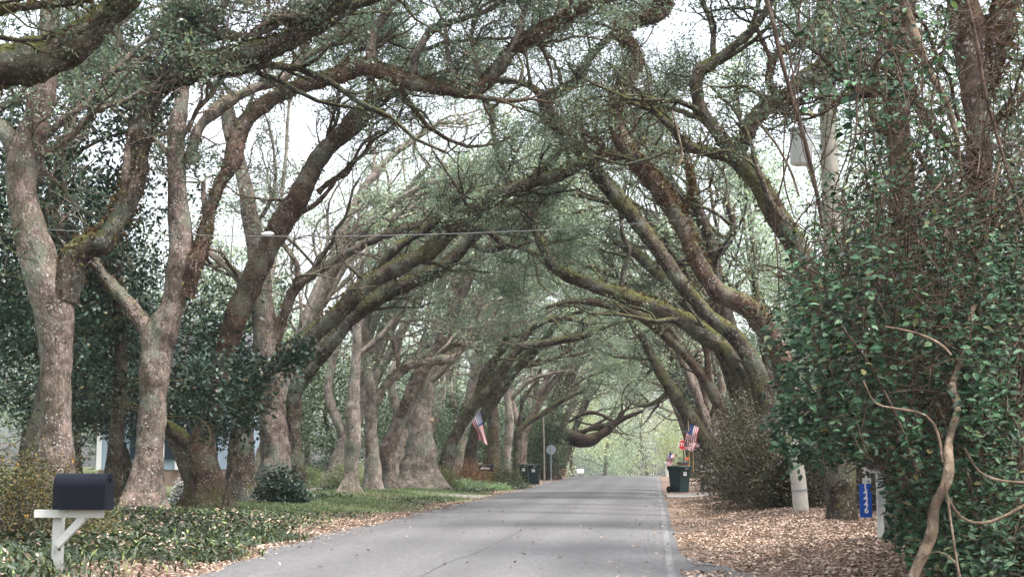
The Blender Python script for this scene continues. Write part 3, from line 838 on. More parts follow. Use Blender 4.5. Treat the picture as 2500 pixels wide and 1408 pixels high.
traced_tree('oak with a low mossy limb arching far over the asphalt, trunk wrapped in shrubs', 38, (592, 96),
            [(590, 1120, 70), (596, 1020, 60), (612, 950, 50), (680, 880, 50), (760, 818, 52), (840, 748, 52), (900, 692, 52), (980, 648, 50), (1060, 608, 46), (1120, 545, 44), (1200, 486, 44), (1290, 448, 40), (1370, 425, 36), (1430, 395, 28), (1480, 370, 16)],
            [dict(p=[(1285, 450, 28), (1340, 400, 26), (1385, 340, 22), (1400, 300, 14)], fern=.2),
             dict(p=[(1120, 560, 26), (1180, 560, 20), (1240, 600, 14), (1300, 590, 10)], fern=0),
             dict(p=[(905, 690, 28), (960, 610, 26), (1040, 560, 20), (1130, 480, 14)], fern=.2)],
            mats='bark', fern=.35, leaf=.08, gap_trunk=.42, every=.7, drift=.6)
traced_tree('oak carrying a second green-mossed arch just beyond the first', 44, (715, 62),
            [(715, 1110, 48), (716, 1000, 42), (726, 945, 42), (770, 885, 42), (815, 830, 44), (868, 765, 42), (950, 712, 42), (1040, 676, 38), (1100, 640, 34), (1145, 590, 34), (1190, 545, 30), (1260, 492, 24), (1330, 470, 14)],
            [dict(p=[(1145, 595, 26), (1190, 610, 22), (1250, 600, 18), (1310, 620, 10)], fern=.1),
             dict(p=[(850, 790, 20), (900, 760, 18), (935, 735, 12)], fern=0)],
            mats='bark', fern=.3, leaf=.09, gap_trunk=.45, every=.8, drift=.6)
traced_tree('straight column trunk with a round burl halfway up its side', 48, (855, 60),
            [(857, 1150, 44), (862, 1060, 44), (862, 985, 42), (868, 900, 30), (872, 820, 28), (868, 740, 22), (880, 660, 14)],
            [dict(p=[(870, 870, 20), (930, 820, 18), (990, 740, 14), (1030, 660, 10)])],
            mats='bark_light', leaf=.10, knots=((852, 985, 8, -.6),), gap_trunk=.55, per=8)
traced_tree('lichen-whitened oak with a narrow fork beside the burled trunk', 52, (912, 58),
            [(908, 1130, 42), (905, 1060, 38), (908, 985, 36), (898, 900, 26), (892, 820, 20), (905, 740, 14)],
            [dict(p=[(914, 985, 28), (950, 935, 26), (1000, 895, 26), (1055, 882, 26), (1110, 868, 22), (1150, 820, 12)], fern=.4),
             dict(p=[(975, 905, 18), (965, 840, 18), (950, 790, 16), (975, 720, 10)], m='bark_pale')],
            mats='bark_light', leaf=.10, gap_trunk=.6, per=8)
traced_tree('slanting oak with a swollen tan burl at shoulder height', 54, (955, 56),
            [(952, 1150, 40), (948, 1100, 44), (965, 1050, 42), (990, 990, 42), (1022, 920, 38), (1060, 860, 34), (1100, 780, 32), (1140, 690, 26), (1175, 620, 20), (1220, 560, 12)],
            [dict(p=[(1035, 905, 24), (1090, 850, 20), (1160, 830, 14)], fern=.2)],
            mats='bark_pale', leaf=.10, knots=((945, 1090, 12, -.3),), gap_trunk=.6, per=8)
traced_tree('massive pale buttressed oak trunk, widest of its row, cut scar on top', 57, (1018, 108),
            [(1020, 1150, 86), (1024, 1090, 70), (1030, 1030, 54), (1042, 970, 36), (1052, 900, 30), (1075, 820, 24), (1120, 740, 20), (1150, 650, 14)],
            [dict(p=[(1050, 930, 22), (1100, 880, 20), (1150, 800, 18), (1190, 700, 14)])],
            mats='bark_light', leaf=.10, flare=.75, knots=((992, 1085, 8, -.5), (1052, 1024, 7, .6)), gap_trunk=.7, per=8)
traced_tree('oak leaning sharply right behind the withered brown bush', 62, (1085, 52),
            [(1095, 1110, 40), (1120, 1050, 34), (1160, 985, 32), (1215, 925, 30), (1265, 850, 28), (1340, 836, 22), (1420, 820, 20), (1480, 798, 10)],
            [dict(p=[(1268, 850, 22), (1300, 800, 20), (1368, 775, 18), (1430, 790, 12)]),
             dict(p=[(1160, 985, 22), (1185, 900, 20), (1240, 840, 16), (1240, 790, 12)], fern=.2)],
            mats='bark', leaf=.11, gap_trunk=.5, per=8, fern=.1, every=.9)
traced_tree('dark twin-stemmed oak close behind the hanging flag', 66, (1145, 46),
            [(1150, 1110, 36), (1165, 1040, 30), (1210, 975, 28), (1262, 900, 26), (1310, 850, 22), (1370, 780, 16), (1420, 760, 10)],
            [dict(p=[(1165, 1050, 26), (1180, 980, 24), (1200, 900, 20), (1230, 830, 14)])],
            mats='bark_dark', leaf=.12, gap_trunk=.5, per=8, every=.9)
traced_tree('broad reddish trunk standing between the flag and the round bush', 74, (1205, 40),
            [(1206, 1080, 36), (1204, 1020, 34), (1206, 950, 26), (1225, 880, 20), (1270, 820, 14)],
            [dict(p=[(1210, 940, 20), (1260, 900, 18), (1330, 880, 16), (1400, 850, 10)])],
            mats='bark_red', leaf=.13, gap_trunk=.6, per=8, every=1)
traced_tree('grey upright trunk rising out of the round clipped bush', 78, (1238, 28),
            [(1240, 1080, 24), (1244, 1020, 24), (1240, 950, 18), (1255, 890, 14)],
            [dict(p=[(1243, 980, 16), (1290, 930, 14), (1350, 910, 10), (1400, 905, 8)])],
            mats='bark_light', leaf=.13, gap_trunk=.6, per=8, every=1)
traced_tree('thin dark oak whose limb curves over toward the two trash cans', 83, (1263, 26),
            [(1264, 1090, 22), (1266, 1050, 20), (1290, 1030, 16), (1330, 1005, 16), (1375, 975, 14), (1420, 955, 8)],
            [dict(p=[(1268, 1050, 14), (1275, 980, 12), (1310, 930, 10)])],
            mats='bark_dark', leaf=.13, gap_trunk=.5, per=8, every=1)
traced_tree('oak with a massive broken dark limb drooping across the road mouth', 96, (1345, 46),
            [(1340, 1090, 34), (1350, 1050, 34), (1385, 1062, 38), (1430, 1075, 36), (1475, 1056, 26), (1505, 1030, 20), (1530, 1018, 14), (1570, 1002, 8)],
            [dict(p=[(1385, 1062, 22), (1425, 1052, 20), (1470, 1042, 18), (1505, 1030, 18), (1520, 1005, 12)], dr=.1, leafy=.4),
             dict(p=[(1388, 1030, 10), (1420, 1012, 12), (1455, 1010, 12), (1495, 1026, 10)], dr=.1, leafy=.5)],
            mats='bark_bare', leaf=.13, gap_trunk=.7, per=6, every=1.2, lenf=.7)

# ---- right row ----------------------------------------------------------------------------------
traced_tree('brown shaggy oak, its fern-covered limb snaking up from the hedge', 35, (1945, 80),
            [(1942, 1080, 64), (1925, 960, 60), (1895, 850, 60), (1835, 760, 58), (1755, 712, 56), (1705, 645, 52), (1655, 535, 50), (1600, 448, 48), (1535, 372, 44), (1502, 300, 42), (1515, 225, 40), (1555, 160, 38), (1540, 110, 42), (1505, 78, 44), (1560, 48, 40), (1620, 35, 30), (1640, -40, 20)],
            [dict(p=[(1530, 370, 22), (1480, 390, 20), (1460, 350, 16), (1420, 320, 12)], fern=.5),
             dict(p=[(1655, 540, 14), (1690, 470, 12), (1680, 400, 10)]),
             dict(p=[(1600, 40, 26), (1610, -20, 24), (1600, -90, 14)])],
            side=-1, mats='bark_red', fern=1.7, group=GR, leaf=.075, gap_trunk=.55, drift=.6, high=3)
traced_tree('oak with a straight smooth limb crossing behind the shaggy brown one', 38.5, (1890, 74),
            [(1880, 1060, 54), (1850, 920, 50), (1800, 830, 46), (1720, 760, 42), (1650, 670, 42), (1572, 560, 42), (1490, 462, 42), (1405, 355, 42), (1335, 275, 40), (1335, 238, 36), (1398, 205, 32), (1432, 150, 26), (1470, 108, 22), (1510, 70, 14)],
            [dict(p=[(1440, 400, 26), (1480, 372, 22), (1530, 380, 16), (1580, 340, 12)]),
             dict(p=[(1335, 245, 22), (1290, 210, 18), (1240, 195, 16), (1180, 200, 12)])],
            side=-1, mats='bark', fern=.3, group=GR, leaf=.075, gap_trunk=.55, knots=((1493, 474, 11, -.2),), drift=.6, high=4)
traced_tree('oak with the lowest long mossy limb reaching out over the road', 42, (1870, 76),
            [(1862, 1060, 58), (1840, 940, 58), (1795, 872, 56), (1740, 828, 52), (1640, 768, 48), (1520, 722, 44), (1430, 690, 40), (1352, 650, 32), (1318, 590, 25), (1282, 505, 22), (1232, 425, 18), (1206, 335, 15), (1196, 262, 12), (1160, 220, 8)],
            [dict(p=[(1278, 500, 18), (1298, 462, 15), (1292, 430, 9)], f0=.5),
             dict(p=[(1516, 722, 16), (1520, 670, 15), (1534, 612, 15), (1518, 565, 13), (1516, 500, 9)], fern=0, dr=.2),
             dict(p=[(1198, 268, 10), (1240, 230, 9), (1280, 200, 7)])],
            side=-1, mats='bark_dark', fern=.45, group=GR, leaf=.075, gap_trunk=.3, every=.8, leafy=.7, drift=.5)
traced_tree('kinked dark oak fork above the hedge, beside the transformer pole', 28, (2052, 80),
            [(2046, 1060, 78), (2040, 980, 66), (2010, 820, 62), (1960, 640, 62), (1895, 525, 62), (1835, 430, 56), (1792, 378, 54)],
            [dict(p=[(1800, 385, 40), (1730, 372, 34), (1672, 352, 32), (1630, 300, 24), (1590, 270, 18), (1540, 250, 12)]),
             dict(p=[(1790, 378, 50), (1745, 320, 44), (1705, 262, 40), (1700, 190, 36), (1755, 145, 34), (1830, 80, 26), (1880, 10, 20), (1900, -60, 12)], fern=.3),
             dict(p=[(1795, 385, 50), (1830, 315, 50), (1875, 260, 48), (1950, 205, 42), (2030, 135, 36), (2080, 80, 28), (2130, 20, 24), (2170, -60, 16)], fern=.4, m='bark'),
             dict(p=[(1900, 240, 30), (1880, 190, 26), (1900, 130, 24), (1980, 80, 20), (2010, 0, 14)], m='bark_red'),
             dict(p=[(1965, 210, 24), (2030, 190, 20), (2090, 170, 14), (2120, 200, 8)], m='bark_pale')],
            side=-1, mats='bark_dark', fern=.45, group=GR, leaf=.075, gap_trunk=2, drift=.7, high=4, flare=.15)
traced_tree('upright flaky-barked trunk behind the vines, right of the wooden pole', 21, (2215, 92),
            [(2215, 1050, 80), (2222, 780, 74), (2205, 500, 72), (2192, 280, 74), (2190, 120, 72), (2205, -20, 60), (2210, -120, 40)],
            [dict(p=[(2200, 220, 44), (2120, 225, 34), (2060, 240, 26), (2000, 280, 14)], fern=.3),
             dict(p=[(2180, 640, 30), (2120, 700, 26), (2060, 720, 18)], fern=.4)],
            side=-1, mats='bark_red', fern=.1, group=GR, leaf=.07, gap_trunk=.6, drift=.5)
traced_tree('thick vine-hung trunk with a hairy swollen fork at the top corner', 17, (2400, 110),
            [(2405, 1000, 96), (2400, 700, 86), (2392, 420, 76), (2385, 250, 78), (2372, 120, 92), (2352, 20, 84), (2340, -80, 60)],
            [dict(p=[(2395, 230, 74), (2428, 130, 96), (2440, 60, 88), (2455, -20, 60)], fern=.9),
             dict(p=[(2400, 330, 26), (2450, 285, 24), (2500, 240, 22), (2560, 200, 16)], fern=.2),
             dict(p=[(2400, 520, 22), (2450, 480, 22), (2510, 450, 18)], fern=.2)],
            side=-1, mats='bark_red', fern=.3, group=GR, leaf=.07, gap_trunk=.8, drift=.4)
traced_tree('ivy-sheathed dark trunk leaning in past the right flags', 62, (1735, 44),
            [(1725, 1090, 36), (1702, 1045, 36), (1665, 990, 36), (1625, 930, 32), (1590, 870, 28), (1560, 810, 20), (1530, 760, 12)],
            [dict(p=[(1640, 950, 18), (1600, 980, 14), (1570, 990, 10), (1540, 985, 6)])],
            side=-1, mats='bark_dark', fern=0, group=GR, leaf=.11, gap_trunk=.1, per=14, spread=.22, crown_mat='dark_leaf', every=.5, lenf=.45)
traced_tree('oak half hidden in the hedge, limb rising steeply behind the mossy low one', 48, (1850, 60),
            [(1830, 1040, 48), (1800, 900, 46), (1740, 800, 42), (1660, 720, 38), (1600, 660, 34), (1555, 620, 28), (1500, 590, 16)],
            [dict(p=[(1740, 800, 36), (1745, 700, 36), (1735, 600, 34), (1700, 500, 26), (1690, 420, 16)]),
             dict(p=[(1738, 640, 28), (1790, 560, 24), (1770, 480, 16)])],
            side=-1, mats='bark', fern=.5, group=GR, leaf=.09, gap_trunk=.4, drift=.6)


traced_tree('slender oak in the hedge sending a thin arch low across the road', 54, (1790, 46),
            [(1775, 1060, 38), (1730, 940, 36), (1650, 840, 32), (1565, 772, 28), (1480, 742, 24), (1400, 735, 18), (1330, 752, 10)],
            [dict(p=[(1650, 840, 22), (1600, 760, 20), (1530, 690, 18), (1440, 650, 14), (1370, 640, 8)]),
             dict(p=[(1735, 950, 24), (1720, 850, 22), (1680, 760, 20), (1650, 660, 16), (1600, 580, 10)])],
            side=-1, mats='bark_red', fern=.2, group=GR, leaf=.10, gap_trunk=.35, drift=.6)


def far_oak(label, x, y, side, h=8.5, r=.4, leaf=.14, mats='bark', group=None, seed=0, m='oak_leaf', reach=1.0, nl=4, per=9):
    """an arching roadside oak far down the row, limbs bowed over the road"""
    random.seed(seed); b = np.array([x, y, gz(x, y) - .1]); root = empty('live_oak', b, label, 'tree', group)
    fk = b + np.array([side * random.uniform(.2, .8), random.uniform(-.3, .3), random.uniform(2.0, 3.2)])
    P_ = catmull(np.array([b, (b + fk) / 2 + [0, 0, .1], fk]), lambda a, c: 6)
    g = Geo(); g.tube(P_, np.linspace(r * 1.1, r * .8, len(P_)), 10, rough=.12, flare=.5, s0=seed); g.obj('trunk', M[mats], root)
    C = []
    for k in range(nl):
        a = random.uniform(-.7, .7); rc = random.uniform(3.0, 7.5) * reach * (1 if k else 1.2); hz = h * random.uniform(.55, .95)
        e = fk + np.array([side * rc, a * rc * .6, 0]); mid = fk + (e - fk) * .45
        q = [fk - [0, 0, .3], fk + (mid - fk) * .4 + [0, 0, hz * .22], mid + [0, 0, hz * .5], fk + (e - fk) * .8 + [0, 0, hz * .62], e + [0, 0, hz * .66 + random.uniform(-.8, .5)]]
        if k == nl - 1: q = [fk - [0, 0, .3], fk + [-side * .6, 0, 2], fk + [-side * .4, .5, 4.2], fk + [side * .3, .8, hz * .75]]
        lp = catmull(np.array(q), lambda a_, b_: 9); lr = np.linspace(r * .62, r * .14, len(lp))
        lp = lp + np.stack([wave(lp + 3, 1.0), wave(lp + 8, .9), wave(lp + 12, 1.1)], 1) * .16 * sstep(0, 1, np.linspace(0, 3, len(lp)))[:, None]
        g = Geo(); g.tube(lp, lr, 7, rough=.15, s0=seed + k)
        W = Wood(); sprout(W, lp, lr, (side, 0, .2), every=.9, f0=.3, lvl3=False, lenf=1.15, twig=.02); W.into(g); C += W.c
        g.obj('limb', M[mats], root)
    crown(root, C, leaf, per, .26, M[m])


ords = ['first', 'second', 'third', 'fourth', 'fifth', 'sixth', 'seventh', 'eighth', 'ninth', 'tenth']
yy = [90, 99, 105, 113, 121]
for i, y in enumerate(yy):
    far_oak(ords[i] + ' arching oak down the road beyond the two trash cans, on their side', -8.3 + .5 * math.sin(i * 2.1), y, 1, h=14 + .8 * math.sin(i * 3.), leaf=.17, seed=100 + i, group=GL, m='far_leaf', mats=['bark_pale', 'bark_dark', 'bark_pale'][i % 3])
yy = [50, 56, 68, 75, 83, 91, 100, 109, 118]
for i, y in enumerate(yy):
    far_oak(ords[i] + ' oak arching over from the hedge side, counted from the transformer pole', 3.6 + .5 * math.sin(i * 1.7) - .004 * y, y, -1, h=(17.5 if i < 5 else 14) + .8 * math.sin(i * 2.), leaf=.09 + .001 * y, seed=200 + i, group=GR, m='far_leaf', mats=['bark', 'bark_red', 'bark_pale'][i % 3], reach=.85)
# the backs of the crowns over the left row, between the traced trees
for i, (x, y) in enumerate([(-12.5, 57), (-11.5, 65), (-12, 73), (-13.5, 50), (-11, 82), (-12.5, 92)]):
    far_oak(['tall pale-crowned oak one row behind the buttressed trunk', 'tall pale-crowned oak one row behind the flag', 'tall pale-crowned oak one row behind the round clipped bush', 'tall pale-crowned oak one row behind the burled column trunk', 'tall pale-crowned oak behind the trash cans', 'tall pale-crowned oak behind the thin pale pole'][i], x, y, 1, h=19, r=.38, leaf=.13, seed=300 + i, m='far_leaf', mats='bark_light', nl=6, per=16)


def wood_tree(label, x, y, h, rx, n=5000, leaf=.16, m='wood_leaf', z0=.2, seed=0, group='trees in the yards and woods', mats='bark', name='leafy_tree', r=.2, per=18, spread=.28):
    """a full tree: trunk, a few limbs, leaf clumps spread unevenly through the crown's volume"""
    random.seed(seed); rg = np.random.default_rng(seed + 5); b = np.array([x, y, gz(x, y) - .1]); root = empty(name, b, label, 'tree', group)
    g = Geo(); tp = np.array([b + [wave(b + i, .3) * .2 * i, 0, h * .85 * i / 8] for i in range(9)]); g.tube(tp, np.linspace(r, r * .25, 9), 9, rough=.1, flare=.4, s0=seed)
    W = Wood(); sprout(W, tp, np.full(9, r * .5), (0, 0, .3), every=.7 if h < 9 else 1.0, f0=z0, lvl3=False, lenf=rx / 2.6, twig=.015); W.into(g); g.obj('trunk', M[mats], root)
    nc = n // per; u = norm(rg.normal(size=(nc * 3, 3))); rr = rg.uniform(.25, 1, nc * 3) ** .5
    c = np.array([0, 0, h * (z0 + (1 - z0) / 2)]) + u * rr[:, None] * np.array([rx, rx, h * (1 - z0) / 2]) + b
    lob = wave(c + seed * 3.1, 1.1 / max(rx, 1) * 2.0)
    c = c[(lob + rg.uniform(-.5, .8, len(c)) > rr * .75 - .35)][:nc]
    c = np.concatenate([c, np.array(W.c)[:: 3]]) if W.c else c
    c = c[prune(c)]
    K = np.repeat(c, per, 0) + rg.normal(size=(len(c) * per, 3)) * spread * np.array([1, 1, .7])
    g = Geo(); g.leaves(K, leaf, leaf * .5, up=.3); g.obj('crown', M[m], root, smooth=False)


# big glossy magnolia behind the forked pale oak, and its low skirts
MG = 'glossy dark evergreens behind the left row'
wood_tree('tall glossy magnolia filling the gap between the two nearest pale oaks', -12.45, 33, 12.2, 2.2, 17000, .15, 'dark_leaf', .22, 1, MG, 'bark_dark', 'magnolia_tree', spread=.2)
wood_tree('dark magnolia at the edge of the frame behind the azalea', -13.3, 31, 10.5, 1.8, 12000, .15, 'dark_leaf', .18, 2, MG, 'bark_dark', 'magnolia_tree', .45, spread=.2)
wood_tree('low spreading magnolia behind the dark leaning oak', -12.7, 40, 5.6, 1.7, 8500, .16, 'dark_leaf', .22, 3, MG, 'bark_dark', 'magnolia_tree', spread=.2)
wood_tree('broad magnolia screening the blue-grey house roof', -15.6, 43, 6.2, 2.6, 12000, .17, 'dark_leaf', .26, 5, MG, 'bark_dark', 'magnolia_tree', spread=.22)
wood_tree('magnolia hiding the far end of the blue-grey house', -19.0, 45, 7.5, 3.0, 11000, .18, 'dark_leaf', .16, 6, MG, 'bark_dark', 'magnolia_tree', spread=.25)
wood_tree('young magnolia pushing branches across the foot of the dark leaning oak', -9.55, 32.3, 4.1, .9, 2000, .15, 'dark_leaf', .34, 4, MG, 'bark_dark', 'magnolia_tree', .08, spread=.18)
wood_tree('dense dark bush-like tree swallowing the base of the broken limb', -6.95, 93, 4.3, 1.5, 5200, .16, 'wood_leaf', .02, 8, None, 'bark_dark', spread=.2)
wood_tree('dense dark tree behind the thin pale pole base', -8.9, 97, 5.0, 1.9, 5600, .16, 'wood_leaf', .02, 9, None, 'bark_dark', spread=.2)
# yards and woods behind the left row
LT = [(-19, 56, 8, 3.2), (-15.5, 62, 7, 3), (-20.5, 66, 9, 4), (-16, 74, 6, 3.2), (-13, 82, 5.5, 3), (-20, 84, 8, 4.5), (-14.5, 93, 6, 3.4), (-11.5, 102, 5.5, 3), (-17, 106, 8, 4.5), (-12.5, 116, 6, 3.2), (-24, 60, 9, 4), (-27, 74, 10, 5)]
LL = ['behind the burled column trunk', 'behind the massive buttressed trunk', 'far back in the yards past the blue-grey house', 'behind the withered brown bush', 'just behind the two trash cans', 'deep behind the hanging flag',
      'behind the thin pale pole', 'behind the back of the far sign', 'deep behind the far sign', 'at the far bend of the grass', 'behind the blue-grey house roof', 'above the far yards, tallest there']
for i, (x, y, h, r_) in enumerate(LT):
    wood_tree('bushy dark green tree ' + LL[i], x, y, h, r_, 5200, .20, 'wood_leaf', .05, 20 + i, r=.18)
LT = [(-24, 90, 12, 6), (-30, 110, 14, 7), (-22, 125, 13, 6), (-33, 75, 12, 6), (-40, 95, 13, 7)]
for i, (x, y, h, r_) in enumerate(LT):
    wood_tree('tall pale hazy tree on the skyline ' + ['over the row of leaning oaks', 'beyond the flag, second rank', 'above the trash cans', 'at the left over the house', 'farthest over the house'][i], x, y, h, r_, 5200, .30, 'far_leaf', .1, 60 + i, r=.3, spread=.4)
# right woods
RT = [(7.5, 24, 10, 2.8), (6.2, 31, 10.5, 2.8), (7.6, 38, 10.5, 3), (6.6, 46, 9.5, 2.8), (8, 55, 10, 3.4), (6.8, 64, 9, 3.2), (6.2, 74, 8, 3), (6.5, 86, 8, 3.2), (6.5, 99, 8, 3.4), (7, 114, 8, 3.6), (5.4, 18.5, 9, 2.0), (12, 34, 12, 4), (12, 50, 12, 4.5)]
for i, (x, y, h, r_) in enumerate(RT):
    far = i in (4, 5, 6, 7, 8, 9, 12)
    wood_tree(['tree of pale small leaves filling the gap behind the vines, ' + s for s in ('nearest', 'second', 'third', 'fourth', 'fifth', 'sixth', 'seventh', 'eighth', 'ninth', 'farthest')][i] + ' along the hedge' if i < 10 else
              ['slim tree behind the vine-hung trunk', 'tall tree deep in the wood behind the transformer', 'tall tree deep in the wood beyond the hedge'][i - 10],
              x, y, h, r_, 6500, .13 if not far else .18, 'oak_leaf', .12, 90 + i, 'trees in the wood behind the hedge', r=.16, per=14)
for i, (x, y, h, r_, z_) in enumerate([(4.7, 44, 13, 2.0, .35), (5.6, 53, 14.5, 2.4, .35), (4.4, 61, 15, 2.2, .45)]):
    wood_tree(['slim pale-leaved tree rising behind the kinked fork', 'tall pale-leaved tree above the hedge in the second rank', 'tall pale-leaved tree topping the hedge past the driveway'][i], x, y, h, r_, 6500, .13, 'far_leaf', z_, 170 + i, 'trees in the wood behind the hedge', r=.14, per=12)
# beyond the crest
BT = [(-11.5, 150, 11, 6), (-6, 172, 12, 6), (-1, 190, 13, 7), (6, 176, 12, 7), (4, 150, 10, 4.2), (-17, 160, 14, 7), (9, 140, 12, 5), (-8, 140, 7.5, 3.4), (-3.5, 215, 13, 8), (11, 210, 13, 8)]
for i, (x, y, h, r_) in enumerate(BT):
    wood_tree('sunlit pale tree beyond the crest of the road, ' + ['by the far verge', 'in line with the broken limb', 'straight down the road', 'beside the stop sign', 'right above the small flag', 'tall and far back over the yards', 'behind the two big flags', 'small and round under the broken limb', 'farthest in the middle', 'farthest behind the stop sign'][i],
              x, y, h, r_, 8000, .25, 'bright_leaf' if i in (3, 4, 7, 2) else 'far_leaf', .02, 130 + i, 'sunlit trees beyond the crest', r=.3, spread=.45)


# ================================================================ bushes
def shrub(name, label, c, s, n, leaf, m, cat='bush', group=None, stems=26, stem_m='twig', lump=1.0, shell=.35, blossom=None, per=6, up=.6):
    c = np.array([c[0], c[1], gz(c[0], c[1]) - .02]); s = np.asarray(s, float); root = empty(name, c, label, cat, group)
    nc = n // per; u = norm(RNG.normal(size=(nc, 3))); u[:, 2] = np.abs(u[:, 2] * 1.0) - .12
    rr = RNG.uniform(shell, 1, nc) ** .6 * (1 + .28 * lump * wave(u * 2.2 + c, 1.0))
    K = c + [0, 0, s[2] * .10] + u * rr[:, None] * s * np.array([1, 1, .92]); K = K[K[:, 2] > ground_z(K[:, 0], K[:, 1]) + .01]
    K2 = np.repeat(K, per, 0) + RNG.normal(size=(len(K) * per, 3)) * min(.18, s.min() * .16)
    K2[:, 2] = np.maximum(K2[:, 2], ground_z(K2[:, 0], K2[:, 1]) + .02)
    g = Geo(); g.leaves(K2, leaf, leaf * .5, up=up); g.obj('foliage', M[m], root, smooth=False)
    if stems:
        W = Wood()
        for e in K[RNG.permutation(len(K))[:stems]]:
            a = c + RNG.normal(size=3) * [.12 * s[0], .12 * s[1], 0]; a[2] = c[2]
            t = np.linspace(0, 1, 7)[:, None]; q = a + (e - a) * t + RNG.normal(size=(7, 3)) * .04 * s.mean() * t
            W.put(q, np.linspace(.018, .004, 7) * (1 + s[2] * .4), 4)
        g = Geo(); W.into(g); g.obj('stem', M[stem_m], root)
    if blossom:
        bm, bn, bs = blossom; g = Geo(); kk = K2[RNG.integers(0, len(K2), bn)]; kk = c + (kk - c) * 1.04
        g.leaves(np.repeat(kk, 4, 0) + RNG.normal(size=(bn * 4, 3)) * bs * .4, bs, bs * .8, up=.5); g.obj('blossom', M[bm], root, smooth=False)
    return root


M['orange_petal'] = leaf_mat('yellow_orange_leaf', [(0, (.40, .22, .04)), (1, (.55, .30, .09))], .6, .3, .3)
shrub('azalea_bush', 'sprawling olive azalea dotted with yellow-orange leaves behind the near mailbox', (-8.35, 19.2), (1.25, 1.0, 1.5), 15000, .05, 'azalea_leaf', stems=60, blossom=('orange_petal', 60, .045), lump=1.4)
shrub('azalea_bush', 'second olive azalea at the frame edge, browner and lower', (-9.9, 19.8), (1.0, 1.0, 1.45), 9000, .05, 'azalea_leaf', stems=50, blossom=('orange_petal', 60, .05), lump=1.4)
shrub('camellia_bush', 'dark leafy bush hugging the foot of the dark leaning oak', (-9.35, 36.8), (.65, .6, 1.05), 2600, .12, 'dark_leaf', stems=20)
shrub('camellia_bush', 'dark shaggy bush wrapped round the low-arching oak trunk', (-9.9, 39.2), (.55, .5, .6), 1500, .09, 'thicket_leaf', stems=20)
shrub('holly_bush', 'green bush between the mottled trunk and the blue-grey house', (-12.6, 33.5), (1.2, .8, .8), 4000, .09, 'ivy', stems=12)
shrub('white_flower_bush', 'patch of white blossoms just right of the mottled trunk', (-11.6, 36.0), (.5, .4, .62), 1500, .07, 'ivy', stems=8, blossom=('white_petal', 150, .10))
shrub('round_bush', 'dark round shrub on the lawn behind the burled column trunk', (-15.4, 69), (1.35, 1.2, 1.1), 5500, .10, 'dark_leaf', lump=.3, stems=0)
shrub('variegated_bush', 'pale yellow-green bush between the column trunk and the lichen-whitened oak', (-11.6, 56), (1.1, .8, 1.2), 4200, .09, 'bright_leaf', stems=8)
shrub('variegated_bush', 'small yellowish shrub at the foot of the shrub-wrapped trunk', (-14.6, 62), (.8, .8, .9), 2500, .10, 'bright_leaf', stems=8)
shrub('withered_bush', 'withered rust-brown bush with bare twigs left of the far mailbox', (-8.1, 63.5), (1.35, 1.0, 1.35), 4200, .08, 'brown_bush', stems=140, stem_m='brown_stem') if False else None
M['brown_stem'] = plain('brown_stem', (.26, .15, .09), .9, .1, var=.3)
shrub('withered_bush', 'withered rust-brown bush with bare twigs just before the hanging flag', (-8.2, 63.5), (1.2, .9, 1.25), 3200, .07, 'brown_bush', stems=150, stem_m='brown_stem')
shrub('clipped_bush', 'brownish round bush pressed against the buttressed trunk', (-8.7, 60.5), (.8, .7, .95), 4200, .07, 'boxwood', lump=.25, stems=0)
shrub('clipped_bush', 'brown-green mounded bush right behind the far mailbox post', (-7.5, 66.5), (.85, .8, 1.05), 4200, .07, 'boxwood', lump=.3, stems=0)
shrub('clipped_bush', 'round mossy-green bush beside the two trash cans, roundest of them', (-7.0, 69), (.98, .9, 1.18), 6000, .07, 'boxwood', lump=.2, stems=0)
shrub('ground_cover_mound', 'pale mint mound at the foot of the far mailbox', (-7.9, 61.5), (1.15, .8, .42), 3600, .08, 'pale_cover', 'plant', stems=0, lump=.5)
shrub('ground_cover_mound', 'smaller pale mint mound in front of the roundest bush', (-6.75, 62.5), (.7, .6, .36), 2200, .08, 'pale_cover', 'plant', stems=0, lump=.5)
shrub('ground_cover_mound', 'deep green creeping mound beside the front trash can', (-6.4, 65.5), (.95, 1.6, .45), 3600, .08, 'ivy', 'plant', stems=0, lump=.5)
shrub('rust_hedge', 'low rust-coloured hedge behind the thin pale pole', (-9.0, 112), (2.6, 1, 1.0), 3000, .14, 'brown_bush', stems=0)

HG = 'clumps of the dense hedge under the right row'
hd = [(3.0, 34.2, .8, 1.9), (2.65, 37, 1.0, 3.4), (2.5, 41, 1.05, 3.8), (2.55, 46.5, 1.05, 3.8), (4.6, 37, 1.6, 3.6), (4.6, 44, 1.8, 4.0), (3.0, 61.5, 1.3, 2.7), (3.4, 68, 1.2, 2.8), (3.3, 76, 1.3, 2.8), (3.3, 86, 1.4, 3.0), (3.4, 98, 1.6, 3.2)]
hl = ['hedge clump at the back of the leaf carpet, nearest the pole base', 'hedge clump with drooping olive leaves, second from the pole base', 'hedge clump where the low mossy limb rises out', 'hedge clump nearest the single trash can',
      'tall shaggy clump behind the shaggy brown oak', 'tall shaggy clump behind the steep limb', 'hedge clump just past the single trash can', 'hedge clump under the ivy-sheathed trunk', 'hedge clump below the two big flags', 'far hedge clump beyond the flags', 'farthest hedge clump at the crest']
for i, (x, y, rx, h) in enumerate(hd):
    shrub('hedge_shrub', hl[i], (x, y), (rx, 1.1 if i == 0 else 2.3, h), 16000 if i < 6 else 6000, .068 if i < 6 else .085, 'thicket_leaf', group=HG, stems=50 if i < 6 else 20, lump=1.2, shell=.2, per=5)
shrub('white_flower_bush', 'white-flowering bush at the hedge edge beside the big flags', (2.1, 58.6), (.45, .5, 1.75), 1400, .06, 'thicket_leaf', stems=12, blossom=('white_petal', 26, .10))

